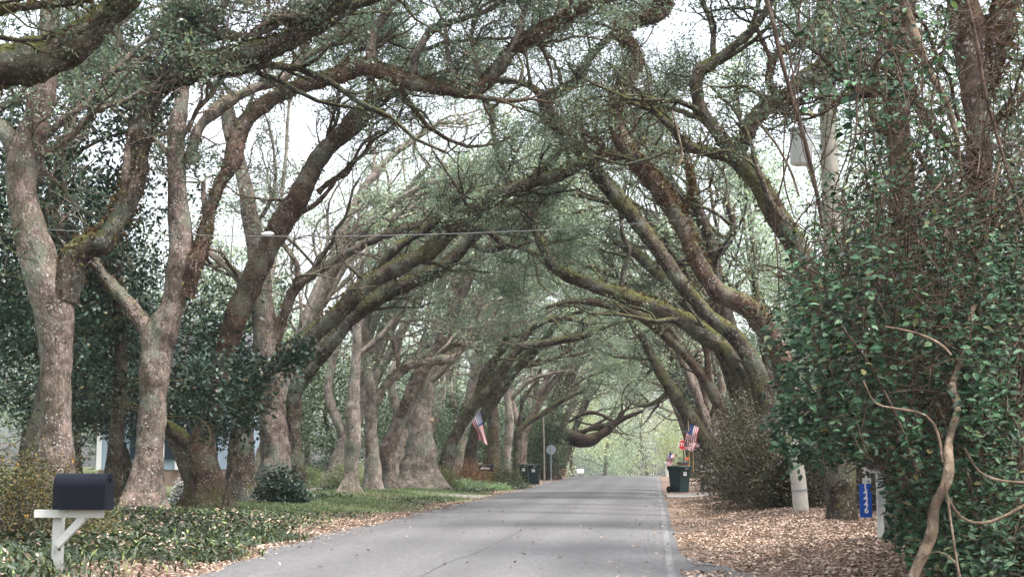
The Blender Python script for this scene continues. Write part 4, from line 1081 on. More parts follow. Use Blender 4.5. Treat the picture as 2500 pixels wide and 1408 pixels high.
# ================================================================ the vine tangle on the right
def region(n, x0, x1, y0, y1, d0, d1, test):
    px = RNG.uniform(x0, x1, n * 2); py = RNG.uniform(y0, y1, n * 2); d = RNG.uniform(d0, d1, n * 2)
    r = np.stack([(px - 1250) / FPX, (704 - py) / FPX, -np.ones_like(px)], 1) @ ROT.T
    C = CAM + r * (d / r[:, 1])[:, None]
    k = test(px, py, d, C) & (C[:, 2] > ground_z(C[:, 0], C[:, 1]) + .02)
    return C[k][:n]


VF = np.array([(2050, -60), (2060, 90), (2110, 280), (2120, 360), (2040, 440), (1935, 500), (1925, 600), (1915, 760), (1930, 900), (1915, 1010), (1925, 1120), (2000, 1165), (2100, 1150), (2170, 1190), (2190, 1290), (2260, 1370), (2300, 1440), (2560, 1440), (2560, -60)])


def clear(px, py):
    return ~((px > 1895) & (px < 2052) & (py > 270) & (py < 425)) & ~((px > 2062) & (px < 2172) & (py > 1120) & (py < 1330)) & ~((px > 1920) & (px < 1990) & (py > 1135)) & ~((px > 1985) & (px < 2045) & (py < 270) & (RNG.uniform(0, 1, px.shape) < .6))


def vine_test(px, py, d, C):
    e = 28 * wave(np.stack([px * .02, py * .02, d], 1), 1.0)
    ins = inside(px + e, py + e, [tuple(v) for v in VF])
    dn = wave(C * 1.0, 1.6) + .6 * wave(C + 7, 4.5)
    lim = np.where(py < 420, .75, -.18) + np.where((py < 300) & (px < 2300), .35, 0)
    return ins & (dn > lim) & clear(px, py)


random.seed(77)
g = Geo(); LC = []; SW = Wood()
st = region(260, 1880, 2560, -120, 1380, 10.6, 14.5, lambda px, py, d, C: inside(px, py, [tuple(v) for v in VF]) & (wave(C, 1.3) + RNG.uniform(-.5, .5, len(px)) > np.where(py < 430, .48, .06)))
for e in st:
    L = random.uniform(.8, 2.4); n_ = 12; a_, b_ = walk(tuple(e), (random.uniform(-.4, .4), random.uniform(-.2, .2), -1), L, random.uniform(.003, .007), .002, n_, .33, (-.02, 0, -.10))
    qx, qy = proj(np.array(a_)); kk = inside(qx, qy, [tuple(v) for v in VF])
    if kk.all(): SW.put(a_, b_, 4)
    a_ = np.array(a_); q = catmull(a_, lambda u_, v_: max(2, L / n_ / .035)); q = q[RNG.uniform(0, 1, len(q)) < .85]
    LC.append(q + RNG.normal(size=q.shape) * .02)
C = np.concatenate(LC); px, py = proj(C); ej = 75 * wave(C * 1.0, 1.3) + 20 * wave(C, 4)
C = C[(inside(px + ej, py + ej * .6, [tuple(v) for v in VF])) & clear(px, py) & (C[:, 2] > ground_z(C[:, 0], C[:, 1]) + .05)]
K = np.repeat(C, 3, 0) + RNG.normal(size=(len(C) * 3, 3)) * .040
g.leaves(K, .070, .044, up=.7, fold=1, nrm=np.array([[-.45, -.9, .7]]), jit=.8)
C = region(520, 1860, 2560, -60, 1440, 10.8, 14.0, lambda px, py, d, C: vine_test(px, py, d, C) & (wave(C, 1.7) > .35) & (py > 430))
K = np.repeat(C, 4, 0) + RNG.normal(size=(len(C) * 4, 3)) * .06; g.leaves(K, .082, .05, up=.5, fold=1, nrm=np.array([[-.4, -.9, .3]]))
C = region(60, 1925, 2010, 1010, 1140, 12.5, 15.0, lambda px, py, d, C: wave(C, 2.2) > -.2)
K = np.repeat(C, 4, 0) + RNG.normal(size=(len(C) * 4, 3)) * .06; g.leaves(K, .08, .05, up=.5, fold=1, nrm=np.array([[-.4, -.9, .2]]))
C = region(260, 1800, 2330, -60, 440, 10.6, 13.0, lambda px, py, d, C: (wave(C, 2.2) > .45) & clear(px, py))
K = np.repeat(C, 4, 0) + RNG.normal(size=(len(C) * 4, 3)) * .06; g.leaves(K, .08, .05, up=.5, fold=1, nrm=np.array([[-.4, -.9, .2]]))
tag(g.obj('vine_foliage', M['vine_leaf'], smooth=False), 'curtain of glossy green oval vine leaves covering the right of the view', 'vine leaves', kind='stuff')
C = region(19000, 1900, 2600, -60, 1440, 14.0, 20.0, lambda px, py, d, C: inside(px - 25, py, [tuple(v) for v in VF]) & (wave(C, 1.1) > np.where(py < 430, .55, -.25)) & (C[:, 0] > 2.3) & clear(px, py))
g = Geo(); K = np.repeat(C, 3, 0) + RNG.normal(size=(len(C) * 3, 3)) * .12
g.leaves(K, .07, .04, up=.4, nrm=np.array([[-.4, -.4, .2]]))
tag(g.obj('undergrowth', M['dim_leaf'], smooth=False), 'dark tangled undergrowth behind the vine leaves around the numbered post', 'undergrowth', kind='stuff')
SG = 'leafy thicket shrubs under the vine-hung trunks'
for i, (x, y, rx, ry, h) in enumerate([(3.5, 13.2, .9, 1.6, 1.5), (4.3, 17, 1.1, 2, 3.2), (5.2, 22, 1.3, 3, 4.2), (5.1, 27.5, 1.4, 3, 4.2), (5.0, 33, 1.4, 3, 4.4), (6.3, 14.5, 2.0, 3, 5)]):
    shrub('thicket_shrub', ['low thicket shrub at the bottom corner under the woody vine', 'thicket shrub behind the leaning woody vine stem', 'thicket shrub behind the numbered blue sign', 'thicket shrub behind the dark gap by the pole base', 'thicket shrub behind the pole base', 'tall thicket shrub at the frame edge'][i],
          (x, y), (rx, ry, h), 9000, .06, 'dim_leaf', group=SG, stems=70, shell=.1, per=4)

M['vine_pale'] = bark_mat('pale_vine_bark', (.09, .065, .045), (.27, .205, .15), .3, .1)
M['vine_brown'] = bark_mat('brown_vine_bark', (.05, .032, .024), (.15, .105, .08), .2, 0)
VG = 'woody vines looping through the tangle'


def vine(label, pts, d, m='vine_pale', k=8):
    p3 = [P(x, y, d + (e[0] if e else 0)) for x, y, w_, *e in pts]; r = [w_ / 2 * d / FPX for x, y, w_, *e in pts]
    cr = catmull(np.c_[p3, r], lambda a, b: np.linalg.norm(b[:3] - a[:3]) / .05)
    q = cr[:, :3] + np.stack([wave(cr[:, :3] + 2, 5), wave(cr[:, :3] + 6, 5), wave(cr[:, :3] + 9, 4)], 1) * .012
    g = Geo(); g.tube(q, cr[:, 3], k, rough=.16, s0=random.uniform(0, 9)); tag(g.obj('woody_vine', M[m], origin=q[0]) if False else g.obj('woody_vine', M[m]), label, 'vine', VG)


vine('thickest pale leaning vine stem rising from the bottom edge', [(2215, 1450, 28), (2240, 1375, 27), (2272, 1310, 29), (2282, 1240, 26), (2312, 1170, 25), (2318, 1080, 21, .2), (2338, 1000, 19, .5), (2326, 930, 17, .9), (2368, 830, 16, 1.3), (2372, 760, 14, 1.6), (2404, 690, 12, 2), (2415, 560, 10, 2), (2440, 400, 8, 2)], 10.45)
vine('pale stem slanting down from the top edge through the leaf crown', [(2190, -40, 24), (2232, 80, 24), (2262, 165, 22), (2302, 235, 18), (2330, 330, 13), (2345, 430, 8)], 13.5)
vine('thin vine hanging almost straight before the flaky-barked trunk', [(2178, -30, 8), (2182, 70, 8), (2166, 160, 8), (2160, 260, 8), (2176, 380, 7), (2172, 520, 5)], 12.5, 'vine_brown')
vine('rope-thin vine slanting down beside the thick hairy fork', [(2350, -30, 9), (2385, 110, 10), (2405, 220, 9), (2440, 350, 9), (2482, 490, 8), (2520, 620, 6)], 11.5, 'vine_brown')
vine('dark double vine crossing in front of the transformer', [(1862, -30, 12), (1888, 60, 11), (1902, 130, 11), (1932, 240, 10), (1958, 330, 10), (1992, 460, 9), (2010, 560, 6)], 13, 'vine_brown')
vine('vine whip curving over and down above the numbered sign', [(2110, 930, 4), (2140, 985, 5), (2200, 1002, 6), (2262, 1020, 6), (2290, 1062, 6), (2300, 1130, 5)], 10.5)
vine('long sagging vine loop near the bottom corner, lowest loop', [(2310, 1210, 6), (2345, 1262, 8), (2400, 1278, 8), (2460, 1258, 8), (2520, 1220, 7)], 10.4)
vine('upper vine loop running off the frame edge above the lowest loop', [(2355, 1095, 5), (2388, 1150, 6), (2440, 1174, 6), (2520, 1178, 5)], 10.4)
vine('thin vine dangling beside the thickest stem down to the ground', [(2306, 1180, 5), (2318, 1250, 6), (2330, 1330, 6), (2345, 1440, 6)], 10.35)
vine('small pale shoot arching from the foot of the thickest stem', [(2250, 1358, 4), (2290, 1345, 5), (2330, 1370, 5), (2350, 1430, 4)], 10.4)
vine('yellowish thin vine dropping to the leaf carpet left of the thickest stem', [(2230, 1040, 4), (2215, 1120, 5), (2205, 1200, 6), (2188, 1270, 6), (2186, 1350, 5)], 12.5)
vine('slanting brown branch above the number sign', [(2060, 800, 5), (2110, 860, 6), (2150, 930, 6), (2200, 1040, 9), (2245, 1150, 10)], 11, 'vine_brown')
vine('pale bare twig reaching left from the tangle at mid height', [(2160, 800, 4), (2230, 815, 6), (2290, 840, 7), (2320, 870, 6)], 10.6)
vine('curved bare whip standing before the smooth crossing limb', [(1640, 270, 5), (1655, 330, 6), (1664, 380, 6), (1648, 420, 5)], 26)
vine('pale straight bare rod slanting under the transformer', [(1845, 290, 6), (1895, 355, 7), (1930, 420, 7), (1950, 480, 6)], 20)
for i in range(16):
    x = 1900 + i * 26 + random.uniform(-10, 10); y0 = random.uniform(-60, 160); y1 = y0 + random.uniform(350, 750); dd = random.uniform(11.5, 14.5)
    nn = 6; pts = [(x + random.uniform(-14, 14) + 22 * math.sin(j + i), y0 + (y1 - y0) * j / nn, random.uniform(2.5, 5)) for j in range(nn + 1)]
    p3 = np.array([P(a, b_, dd) for a, b_, _ in pts]); cr = catmull(np.c_[p3, [w_ / 2 * dd / FPX for _, _, w_ in pts]], lambda a, b: 8)
    g = Geo(); g.tube(cr[:, :3], cr[:, 3], 5, rough=.1)
    tag(g.obj('hanging_vine', M['vine_brown']), 'thin bare strand hanging among the vines over the hedge', 'vine', 'thin strands hanging in the vine tangle')
# fine dead twigs in the tangle
W = SW; random.seed(5)
for e in region(2600, 1900, 2540, -40, 1380, 11.2, 17, lambda px, py, d, C: inside(px, py, [tuple(v) for v in VF]) & ((py > 430) | (RNG.uniform(0, 1, px.shape) < .25))):
    a, b_ = walk(tuple(e), rnd_unit(), random.uniform(.4, 1.5), random.uniform(.003, .009), .002, 7, .35, (0, 0, -.06)); qx, qy = proj(np.array(a))
    if inside(qx, qy, [tuple(v) for v in VF]).all(): W.put(a, b_, 3)
g = Geo(); W.into(g); tag(g.obj('dead_twigs', M['vine_brown']), 'fine dead twigs and tendrils woven through the vine tangle', 'twigs', kind='stuff')
# ================================================================ mailboxes
def tunnel_outline(w, h, k=10):
    o = [(-w / 2, 0), (w / 2, 0)]
    for i in range(k + 1):
        a = math.pi * i / k; o.append((w / 2 * math.cos(a), h - w / 2 + w / 2 * math.sin(a)))
    return o


def mailbox(label, x, y, zb, L, w, h, post_m, ax=0.0, arm=True, brace=True, body_m='black_metal', post_w=.09, door_side=1, name='mailbox', back=.25, post_dx=None, top=None):
    z0 = gz(x, y); root = empty(name, (x, y, z0), label, 'mailbox')
    R = rotz(ax); px_ = -L / 2 if post_dx is None else post_dx
    c = np.array([x, y, zb])
    tz = (zb + h * .72) if top is None else top
    g = Geo(); pc = c + R @ np.array([px_, post_w * .5 + w * .42, 0]); g.box([pc[0], pc[1], (z0 - .1 + tz) / 2], [post_w, post_w, tz - z0 + .1], R)
    g.box([pc[0], pc[1], tz + .015], [post_w * .8, post_w * .8, .03], R, taper=.5); g.obj('post', M[post_m], root, smooth=False)
    if arm:
        g = Geo(); a0, a1 = px_ - back, L * .36
        g.box(c + R @ np.array([(a0 + a1) / 2, w * .42 - .05, -.04]), [a1 - a0, .09, .075], R); g.obj('cross_arm', M[post_m], root, smooth=False)
    if brace:
        g = Geo(); p0 = np.array([px_ + post_w / 2, w * .42 - .05, -.34]); p1 = np.array([px_ + .29, w * .42 - .05, -.08])
        dv = p1 - p0; ln = np.linalg.norm(dv); ang = math.atan2(dv[2], dv[0])
        Ry = np.array([[math.cos(ang), 0, -math.sin(ang)], [0, 1, 0], [math.sin(ang), 0, math.cos(ang)]])
        g.box(c + R @ ((p0 + p1) / 2), [ln + .03, .07, .07], R @ Ry); g.obj('brace', M[post_m], root, smooth=False)
    o = tunnel_outline(w, h); U = R @ np.array([0, 1., 0]); V = (0, 0, 1)
    g = Geo(); prism(g, o, c + R @ np.array([-L / 2, 0, .004]), c + R @ np.array([L / 2 - .03 * L, 0, .004]), (U, V)); bd = g.obj('box_body', M[body_m], root, smooth=False)
    for p in bd.data.polygons: p.use_smooth = abs((R.T @ np.array(p.normal))[0]) < .5 and (p.normal.z > .02)
    g = Geo(); o2 = tunnel_outline(w * 1.05, h * 1.025); prism(g, o2, c + R @ np.array([L / 2 - .03 * L, 0, 0]), c + R @ np.array([L / 2 + .012, 0, 0]), (U, V)); dr = g.obj('door', M[body_m], root, smooth=False)
    g = Geo(); g.box(c + R @ np.array([L / 2 + .022, 0, h * .82]), [.02, .03, .04], R); g.obj('latch', M[body_m], dr, smooth=False)
    return root, c, R


mailbox('black arched mailbox on a white wooden post with cross arm and brace, near the azalea', -5.66, 14.3, .885, .52, .24, .355, 'white_paint', top=1.17, post_dx=-.30, back=.20)
r_, c_, R_ = mailbox('small black mailbox on a tan post in front of the clipped bushes', -7.35, 64.4, .80, .62, .26, .30, 'post_wood', arm=True, brace=False, post_w=.11, top=1.13, back=.1)
g = Geo()
for i, (u, w_) in enumerate([(-.20, .05), (-.12, .09), (-.03, .04), (.04, .08), (.13, .05)]):
    g.box(c_ + np.array([u, -.134, .12 + .015 * (i % 2)]), [w_, .004, .055 + .02 * (i % 3 == 1)])
g.obj('lettering', M['sign_white'], r_, smooth=False)
r2_, c2_, R2_ = mailbox('black mailbox almost buried in vines above the blue number sign', 3.20, 21.4, 1.26, .42, .18, .21, 'worn_white', brace=True, post_w=.115, top=1.22, post_dx=-.02, back=.26)
mailbox('tiny teal-topped mailbox by the rust-coloured hedge', -6.75, 108, .62, .5, .24, .26, 'post_wood', arm=False, brace=False, body_m='can_green', top=.8)
mailbox('white mailbox on a white post at the far crest of the road', -6.4, 127, .05, .55, .3, .35, 'white_paint', arm=True, brace=False, body_m='trim', top=.35)


def text_mesh(s, size, m, name, parent, origin, R, extrude=.0015, bold=.0):
    cu = bpy.data.curves.new(name + '_c', 'FONT'); cu.body = s; cu.size = size; cu.align_x = 'CENTER'; cu.align_y = 'CENTER'; cu.extrude = extrude; cu.offset = bold
    tmp = bpy.data.objects.new('tmp_text', cu); COL.objects.link(tmp); bpy.context.view_layer.update()
    me = bpy.data.meshes.new_from_object(tmp.evaluated_get(bpy.context.evaluated_depsgraph_get()))
    bpy.data.objects.remove(tmp); bpy.data.curves.remove(cu); me.name = name
    me.materials.clear(); me.materials.append(M[m])
    o = bpy.data.objects.new(name, me); COL.objects.link(o); o.parent = parent
    off = Vector(parent.matrix_basis.translation) if parent.parent is None else Vector(parent.matrix_basis.translation) + Vector(parent.parent.matrix_basis.translation)
    B = Matrix([[1, 0, 0], [0, 0, -1], [0, 1, 0]])      # text plane x,y -> world x,z facing -y
    mt = Matrix(R.tolist()) @ B
    o.matrix_basis = Matrix.Translation(Vector([float(v) for v in origin]) - off) @ mt.to_4x4()
    return o


# blue number sign hanging from the mailbox arm
sx, sy, sz0, sz1 = 2.935, 21.30, .565, 1.03
root = empty('number_sign', (sx, sy, sz0), 'vertical blue house-number sign ending in 4446 beside the vine-buried mailbox', 'house number')
Rs = rotz(.10)
g = Geo(); g.box([sx, sy, (sz0 + sz1) / 2], [.172, .012, sz1 - sz0], Rs); pl_ = g.obj('sign_plate', M['sign_blue'], root, smooth=False)
g = Geo(); g.box([sx + .02, sy, sz1 + .045], [.12, .02, .075], Rs); g.box([sx + .02, sy + .05, sz1 + .14], [.02, .02, .20], Rs); g.obj('hanger', M['worn_white'], root, smooth=False)
for i, ch in enumerate('14446'):
    text_mesh(ch, .118, 'sign_white', 'digit', root, Rs @ np.array([0, -.009, 0]) + np.array([sx - .004 + .002 * i, sy, sz1 - .035 - i * .083]), Rs, bold=.003)

# ================================================================ trash cans
def trash_can(label, x, y, ang, mbody='can_green', mlid='can_green', h=1.05, w=.62, dd=.72, stick=True, group='wheeled trash cans at the kerb', open_=0.0):
    z0 = max(gz(x, y), 0) + .0; R = rotz(ang); root = empty('trash_can', (x, y, z0), label, 'trash can', group); c = np.array([x, y, z0])
    g = Geo()
    def ring(wd, dp, z, rr=.06):
        o = []
        for sx_, sy_, a0 in ((1, 1, 0), (-1, 1, 90), (-1, -1, 180), (1, -1, 270)):
            for k in range(4):
                a = math.radians(a0 + 30 * k); o.append((sx_ * (wd / 2 - rr) + rr * math.cos(a), sy_ * (dp / 2 - rr) + rr * math.sin(a), z))
        return np.array(o)
    lv = [(w * .76, dd * .70, .02), (w * .80, dd * .74, .05), (w * .93, dd * .92, h * .80), (w * 1.0, dd * 1.0, h * .82), (w * 1.0, dd * 1.0, h * .93)]
    v = np.concatenate([ring(*l) for l in lv]); k = 16; i = np.arange(len(lv) - 1)[:, None] * k; j = np.arange(k)[None]; jn = (j + 1) % k
    g.add(v @ R.T + c, np.stack([i + j, i + jn, i + k + jn, i + k + j], -1)); b = ring(w * .76, dd * .70, .02)
    prism(g, b[:, :2], c + [0, 0, .015], c + [0, 0, .022], (R @ np.array([1., 0, 0]), R @ np.array([0, 1., 0])))
    g.box(c + R @ np.array([0, dd * .47, h * .62]), [w * .5, .05, .05], R)
    g.obj('body', M[mbody], root, smooth=False)
    g = Geo(); rr = [(w * 1.06, dd * 1.08, h * .925), (w * 1.08, dd * 1.10, h * .95), (w * .98, dd * 1.0, h * .985), (w * .5, dd * .5, h * 1.005), (w * .02, dd * .02, h * 1.01)]
    v = np.concatenate([ring(a, b_, z, min(.06, a * .3)) for a, b_, z in rr]); i = np.arange(len(rr) - 1)[:, None] * k
    g.add(v @ R.T + c, np.stack([i + j, i + jn, i + k + jn, i + k + j], -1))
    g.box(c + R @ np.array([0, -dd * .58, h * .94]), [w * .7, .12, .03], R)
    g.obj('lid', M[mlid], root, smooth=False)
    for s in (-1, 1):
        a = c + R @ np.array([s * w * .43, dd * .36, .13]); b_ = c + R @ np.array([s * w * .52, dd * .36, .13])
        g = Geo(); g.tube([a, b_], [.13, .13], 16); wh = g.obj('wheel', M['rubber'], root, smooth=False)
        e = b_ + (b_ - a) * .06; g = Geo(); g.tube([a + (e - a) * .9, e], [.07, .065], 12); g.obj('hub', M['can_black'], wh, smooth=False)
    g = Geo(); hc = c + R @ np.array([0, dd * .60, h * .90]); g.tube([hc + R @ np.array([-w * .4, 0, 0]), hc + R @ np.array([w * .4, 0, 0])], [.018, .018], 8)
    for s in (-1, 1): g.box(hc + R @ np.array([s * w * .38, -dd * .06, 0]), [.03, .11, .03], R)
    g.obj('handle', M['can_black'], root, smooth=False)
    if stick:
        g = Geo(); g.box(c + R @ np.array([-.03, -dd * .474, h * .70]), [.17, .006, .16], R @ np.array([[1, 0, 0], [0, 1, 0], [0, 0, 1]])); st = g.obj('sticker', M['sticker'], root, smooth=False)
        g = Geo(); g.box(c + R @ np.array([.05, -dd * .505, h * .88]), [.17, .006, .035], R); g.obj('label_strip', M['sticker'], root, smooth=False)
        g = Geo()
        for q_ in range(3): g.box(c + R @ np.array([-.03, -dd * .474 - .005, h * .70 + .045 - q_ * .04]), [.11 - .02 * q_, .003, .010], R)
        g.obj('print', M['shutter'], st, smooth=False)
    return root


trash_can('green wheeled trash can with white sticker, in front of the darker one', -6.32, 77, .15)
trash_can('darker wheeled trash can half hidden behind the green one by the round bush', -7.05, 80.5, -.1, 'can_black', 'can_black')
trash_can('single grey-green wheeled trash can at the hedge side', .95, 60, .75, h=1.08, w=.66, dd=.76)
trash_can('brown bin with a black lid standing beyond the single trash can', 1.25, 67.5, .1, 'cardboard', 'can_black', h=1.22, w=.5, dd=.5, stick=False)

# ================================================================ flags
def flag(label, corners, d, staff, dz=.12, stars=False, staff_m='worn_white', waves=2.5):
    """corners: hoist canton end, hoist other end, fly other end, fly canton end (px)"""
    h0, h1, f1, f0 = [P(x, y, d) for x, y in corners]
    nh, nf = 13, 24
    s = np.linspace(0, 1, nh * 2 + 1); t = np.linspace(0, 1, nf + 1); S, T = np.meshgrid(s, t, indexing='ij')
    V = (h0[None, None] * ((1 - S) * (1 - T))[..., None] + h1 * (S * (1 - T))[..., None] + f1 * (S * T)[..., None] + f0 * ((1 - S) * T)[..., None])
    V[..., 1] += dz * np.sin(S * 6.283 * waves * .5 + T * 2.2) * (.25 + T) + .04 * np.sin(T * 9 + S * 3)
    V[..., 0] += .03 * np.sin(T * 7 + S * 4) * T
    root = empty('flag', P(*staff[0], d), label, 'flag')
    g = Geo(); vv = V.reshape(-1, 3); N_ = nf + 1
    for a in range(nh * 2):
        st = a // 2
        for b in range(nf):
            m_ = 2 if (st < 7 and b < nf * .4) else (0 if st % 2 == 0 else 1)
            g.q.append(np.array([[a * N_ + b, a * N_ + b + 1, (a + 1) * N_ + b + 1, (a + 1) * N_ + b]])); g.m.append(np.array([m_]))
    g.v.append(vv); g.b.append(vv); g.r.append(np.full(len(vv), .5)); g.n = len(vv)
    cl = g.obj('cloth', [M['flag_red'], M['flag_white'], M['flag_blue']], root)
    if stars:
        g = Geo()
        for i in range(9):
            for j_ in range(6 - i % 2):
                u = (i + 1) / 10 * (7 / 13); w_ = (j_ + .7 + .5 * (i % 2)) / 6.8 * .4
                a = int(u * nh * 2); b = int(w_ * nf); p = V[a, b]; e1 = V[min(a + 1, nh * 2), b] - p; e2 = V[a, b + 1] - p
                c = p + e1 * (u * nh * 2 - a) + e2 * (w_ * nf - b); n_ = norm(np.cross(e1, e2)); n_ = n_ if n_[1] < 0 else -n_
                c = c + n_ * .006; a1 = norm(e1) * .022; a2 = norm(e2) * .022
                g.add(np.array([c - a1, c + a2, c + a1, c - a2]), [[0, 1, 2, 3]])
        g.obj('star', M['flag_white'], cl, smooth=False)
    g = Geo(); g.tube(np.array([P(x, y, d + .03) for x, y in staff]), np.full(len(staff), .016), 8); g.obj('staff', M[staff_m], root)
    g = Geo(); e = P(*staff[-1], d + .03); g.tube([e, e + [0, 0, .02], e + [0, 0, .05]], [.02, .03, .008], 8); g.obj('finial', M['yellow_wood'], root)
    return root


flag('national flag of stars and stripes drooping from a short slanted staff on an oak trunk', [(1173, 999), (1151, 1030), (1172, 1071), (1189, 1086)], 65, [(1128, 1060), (1151, 1030), (1174, 997)], stars=True)
flag('striped flag of the hedge-side pair, hanging partly over the stop sign', [(1681, 1030), (1707, 1044), (1694, 1103), (1668, 1093)], 61.5, [(1684, 1150), (1683, 1094), (1680, 1030)], staff_m='yellow_wood', dz=.04, waves=1.5)
flag('striped flag hanging close behind the one over the stop sign', [(1697, 1040), (1714, 1062), (1706, 1096), (1690, 1100)], 64.5, [(1693, 1152), (1692, 1098), (1689, 1038)], staff_m='yellow_wood', dz=.04, waves=1.5)
flag('small faded flag leaning at the single trash can', [(1633, 1103), (1648, 1112), (1634, 1139), (1626, 1130)], 61.2, [(1628, 1158), (1630, 1125), (1634, 1101)], dz=.04)

# ================================================================ road signs
def octagon(r): return [(r * math.cos(math.radians(22.5 + 45 * i)), r * math.sin(math.radians(22.5 + 45 * i))) for i in range(8)]


def stop_sign(label, x, y, z, r, back, cat='road sign'):
    z0 = gz(x, y); root = empty('stop_sign', (x, y, z0), label, cat); U = (1, 0, 0); V = (0, 0, 1)
    s = 1 if back else -1
    g = Geo(); g.box([x, y - s * .035, (z0 - .1 + z + r) / 2], [.06, .03, z + r - z0 + .1]); g.obj('post', M['sign_back'] if back else M['can_black'], root, smooth=False)
    g = Geo(); prism(g, octagon(r), (x, y - .004, z), (x, y + .004, z), (U, V)); pl = g.obj('sign_panel', M['sign_back'] if back else M['sign_white'], root, smooth=False)
    yo = y + s * .008; g = Geo(); prism(g, octagon(r * .94), (x, yo - .003, z), (x, yo + .003, z), (U, V)); g.obj('sign_face', M['sign_red'], root, smooth=False)
    if not back: text_mesh('STOP', r * .92, 'sign_white', 'lettering', root, (x, yo - .006, z), np.eye(3), bold=.006)
    return root


stop_sign('red stop sign mostly covered by the two hanging flags', 1.97, 104, 2.27, .38, False)
stop_sign('bare grey back of an eight-sided sign by the dark trees', -6.2, 88.5, 1.86, .30, True)
root = empty('marker_sign', (2.05, 97, gz(2.05, 97)), 'little orange-red marker plate on a dark stake below the stop sign', 'marker')
g = Geo(); g.box([2.05, 97.02, gz(2.05, 97) + .65], [.04, .03, 1.4]); g.obj('stake', M['can_black'], root, smooth=False)
g = Geo(); g.box([2.05, 97, gz(2.05, 97) + 1.28], [.26, .01, .22]); g.obj('plate', M['orange'], root, smooth=False)
root = empty('gate_pillar', (1.0, 114, gz(1.0, 114)), 'white pillar at the road edge beyond the single trash can', 'pillar')
z = gz(1.0, 114); g = Geo(); g.box([1.0, 114, z + .5], [.46, .46, 1.1]); g.obj('shaft', M['worn_white'], root, smooth=False)
g = Geo(); g.box([1.0, 114, z + 1.09], [.56, .56, .08]); g.box([1.0, 114, z + 1.18], [.5, .5, .10], taper=.3); g.obj('cap', M['trim'], root, smooth=False)

M['worn_pole'] = plain('dull_pole_wood', (.24, .21, .17), .9, .1, var=.2)
# thin pale pole on the far left verge
x, y = -6.42, 86; root = empty('utility_pole', (x, y, gz(x, y)), 'thin pale wooden pole standing before the dark far trees', 'pole')
g = Geo(); g.tube([[x, y, gz(x, y) - .2], [x - .02, y, 2], [x - .06, y, 3.7]], [.055, .05, .045], 10, rough=.03); g.obj('shaft', M['worn_pole'], root)
g = Geo(); g.box([x, y - .08, 1.15], [.10, .05, .14]); g.obj('meter_box', M['sign_back'], root, smooth=False)
# pale concrete post at the back of the leaf carpet
x, y = P(1957, 1250, 31.6)[:2]; root = empty('concrete_post', (x, y, gz(x, y)), 'stout pale post with a band, standing at the back edge of the leaf carpet', 'post')
g = Geo(); g.tube([[x, y, gz(x, y) - .1], [x - .05, y, .9], [x - .12, y, 1.5], [x - .15, y, 2.1]], [.165, .16, .155, .15], 18, rough=.02); g.obj('shaft', M['pole_wood'], root)
g = Geo(); g.tube([[x - .032, y, .70], [x - .035, y, .735]], [.172, .172], 18); g.obj('band', M['sign_back'], root)

# ================================================================ utility pole, transformer, wires
d = 30.3; b = P(2056, 1255, d); t = P(2007, -150, d); root = empty('utility_pole', (b[0], b[1], gz(b[0], b[1])), 'tall weathered wooden utility pole carrying the transformer', 'pole')
n = 16; f = np.linspace(0, 1, n)[:, None]; q = b * (1 - f) + t * f; q[0, 2] = gz(b[0], b[1]) - .2
g = Geo(); g.tube(q, np.linspace(.205, .165, n), 20, rough=.02); g.obj('shaft', M['pole_wood'], root)


def polepx(py): return P(2056 - 49 * (1255 - py) / 1405, py, d)


u_ = d / FPX
root = empty('transformer', P(1956, 400, d), 'pale grey canister transformer bolted to the wooden utility pole', 'transformer')
c0, c1 = P(1956, 402, d), P(1956, 318, d)
g = Geo(); g.tube([c0, c0 + [0, 0, .02], c1], [.20, .225, .225], 28); can = g.obj('tank', M['grey_enamel'], root)
g = Geo(); e = c1; g.tube([e, e + [0, 0, .03], e + [0, 0, .07], e + [0, 0, .10]], [.262, .262, .20, .05], 28); g.obj('lid', M['grey_enamel'], root)
g = Geo(); e = c1 + np.array([.07, 0, .09]); rr = []; pp = []
for i in range(11): pp.append(e + [0, 0, i * .018]); rr.append(.05 if i % 2 else .03)
g.tube(pp, rr, 14); g.obj('bushing', M['porcelain'], root)
for py in (334, 372):
    g = Geo(); a = P(1983, py, d); b_ = polepx(py); g.box((a + b_) / 2 + [-.02, -.02, 0], [abs(b_[0] - a[0]) * .72, .12, .085]); g.obj('bracket', M['grey_enamel'], root, smooth=False)
for s in (-.16, .0): 
    g = Geo(); g.box(c1 + np.array([s, -.215 + .08 * (s < -.1), -.18]), [.06, .05, .07]); g.obj('terminal', M['sign_back'], can, smooth=False)
root = empty('line_insulator', P(1952, 160, d), 'white ribbed insulators on a short arm beside the wooden utility pole', 'insulator')
for (ax_, ay, bx_, by) in ((1943, 135, 1948, 180), (1966, 138, 1980, 160)):
    a, b_ = P(ax_, ay, d), P(bx_, by, d); pp = [a + (b_ - a) * i / 12 for i in range(13)]
    g = Geo(); g.tube(pp, [.065 if i % 2 else .038 for i in range(13)], 14); g.obj('insulator', M['porcelain'], root)
g = Geo(); a, b_ = P(1940, 162, d), polepx(158); g.tube([a, (a + b_) / 2 + [0, 0, .02], b_], [.022, .022, .022], 8); g.obj('support_arm', M['grey_enamel'], root)


def wire(label, pts, dd, r, splice=None):
    p3 = np.array([P(x, y, e) for (x, y), e in zip(pts, dd)]); cr = catmull(p3, lambda a, b: 12)
    root = empty('power_line', p3[0], label, 'cable', 'cables strung across the road')
    g = Geo(); g.tube(cr, np.full(len(cr), r), 6); g.obj('cable', M['wire'], root)
    if splice:
        a = P(*splice, dd[0]); g = Geo(); g.tube([a + [-.15, 0, 0], a + [-.05, 0, 0], a + [.05, 0, 0], a + [.12, 0, 0]], [.015, .05, .055, .015], 8); g.obj('splice', M['porcelain'], root)


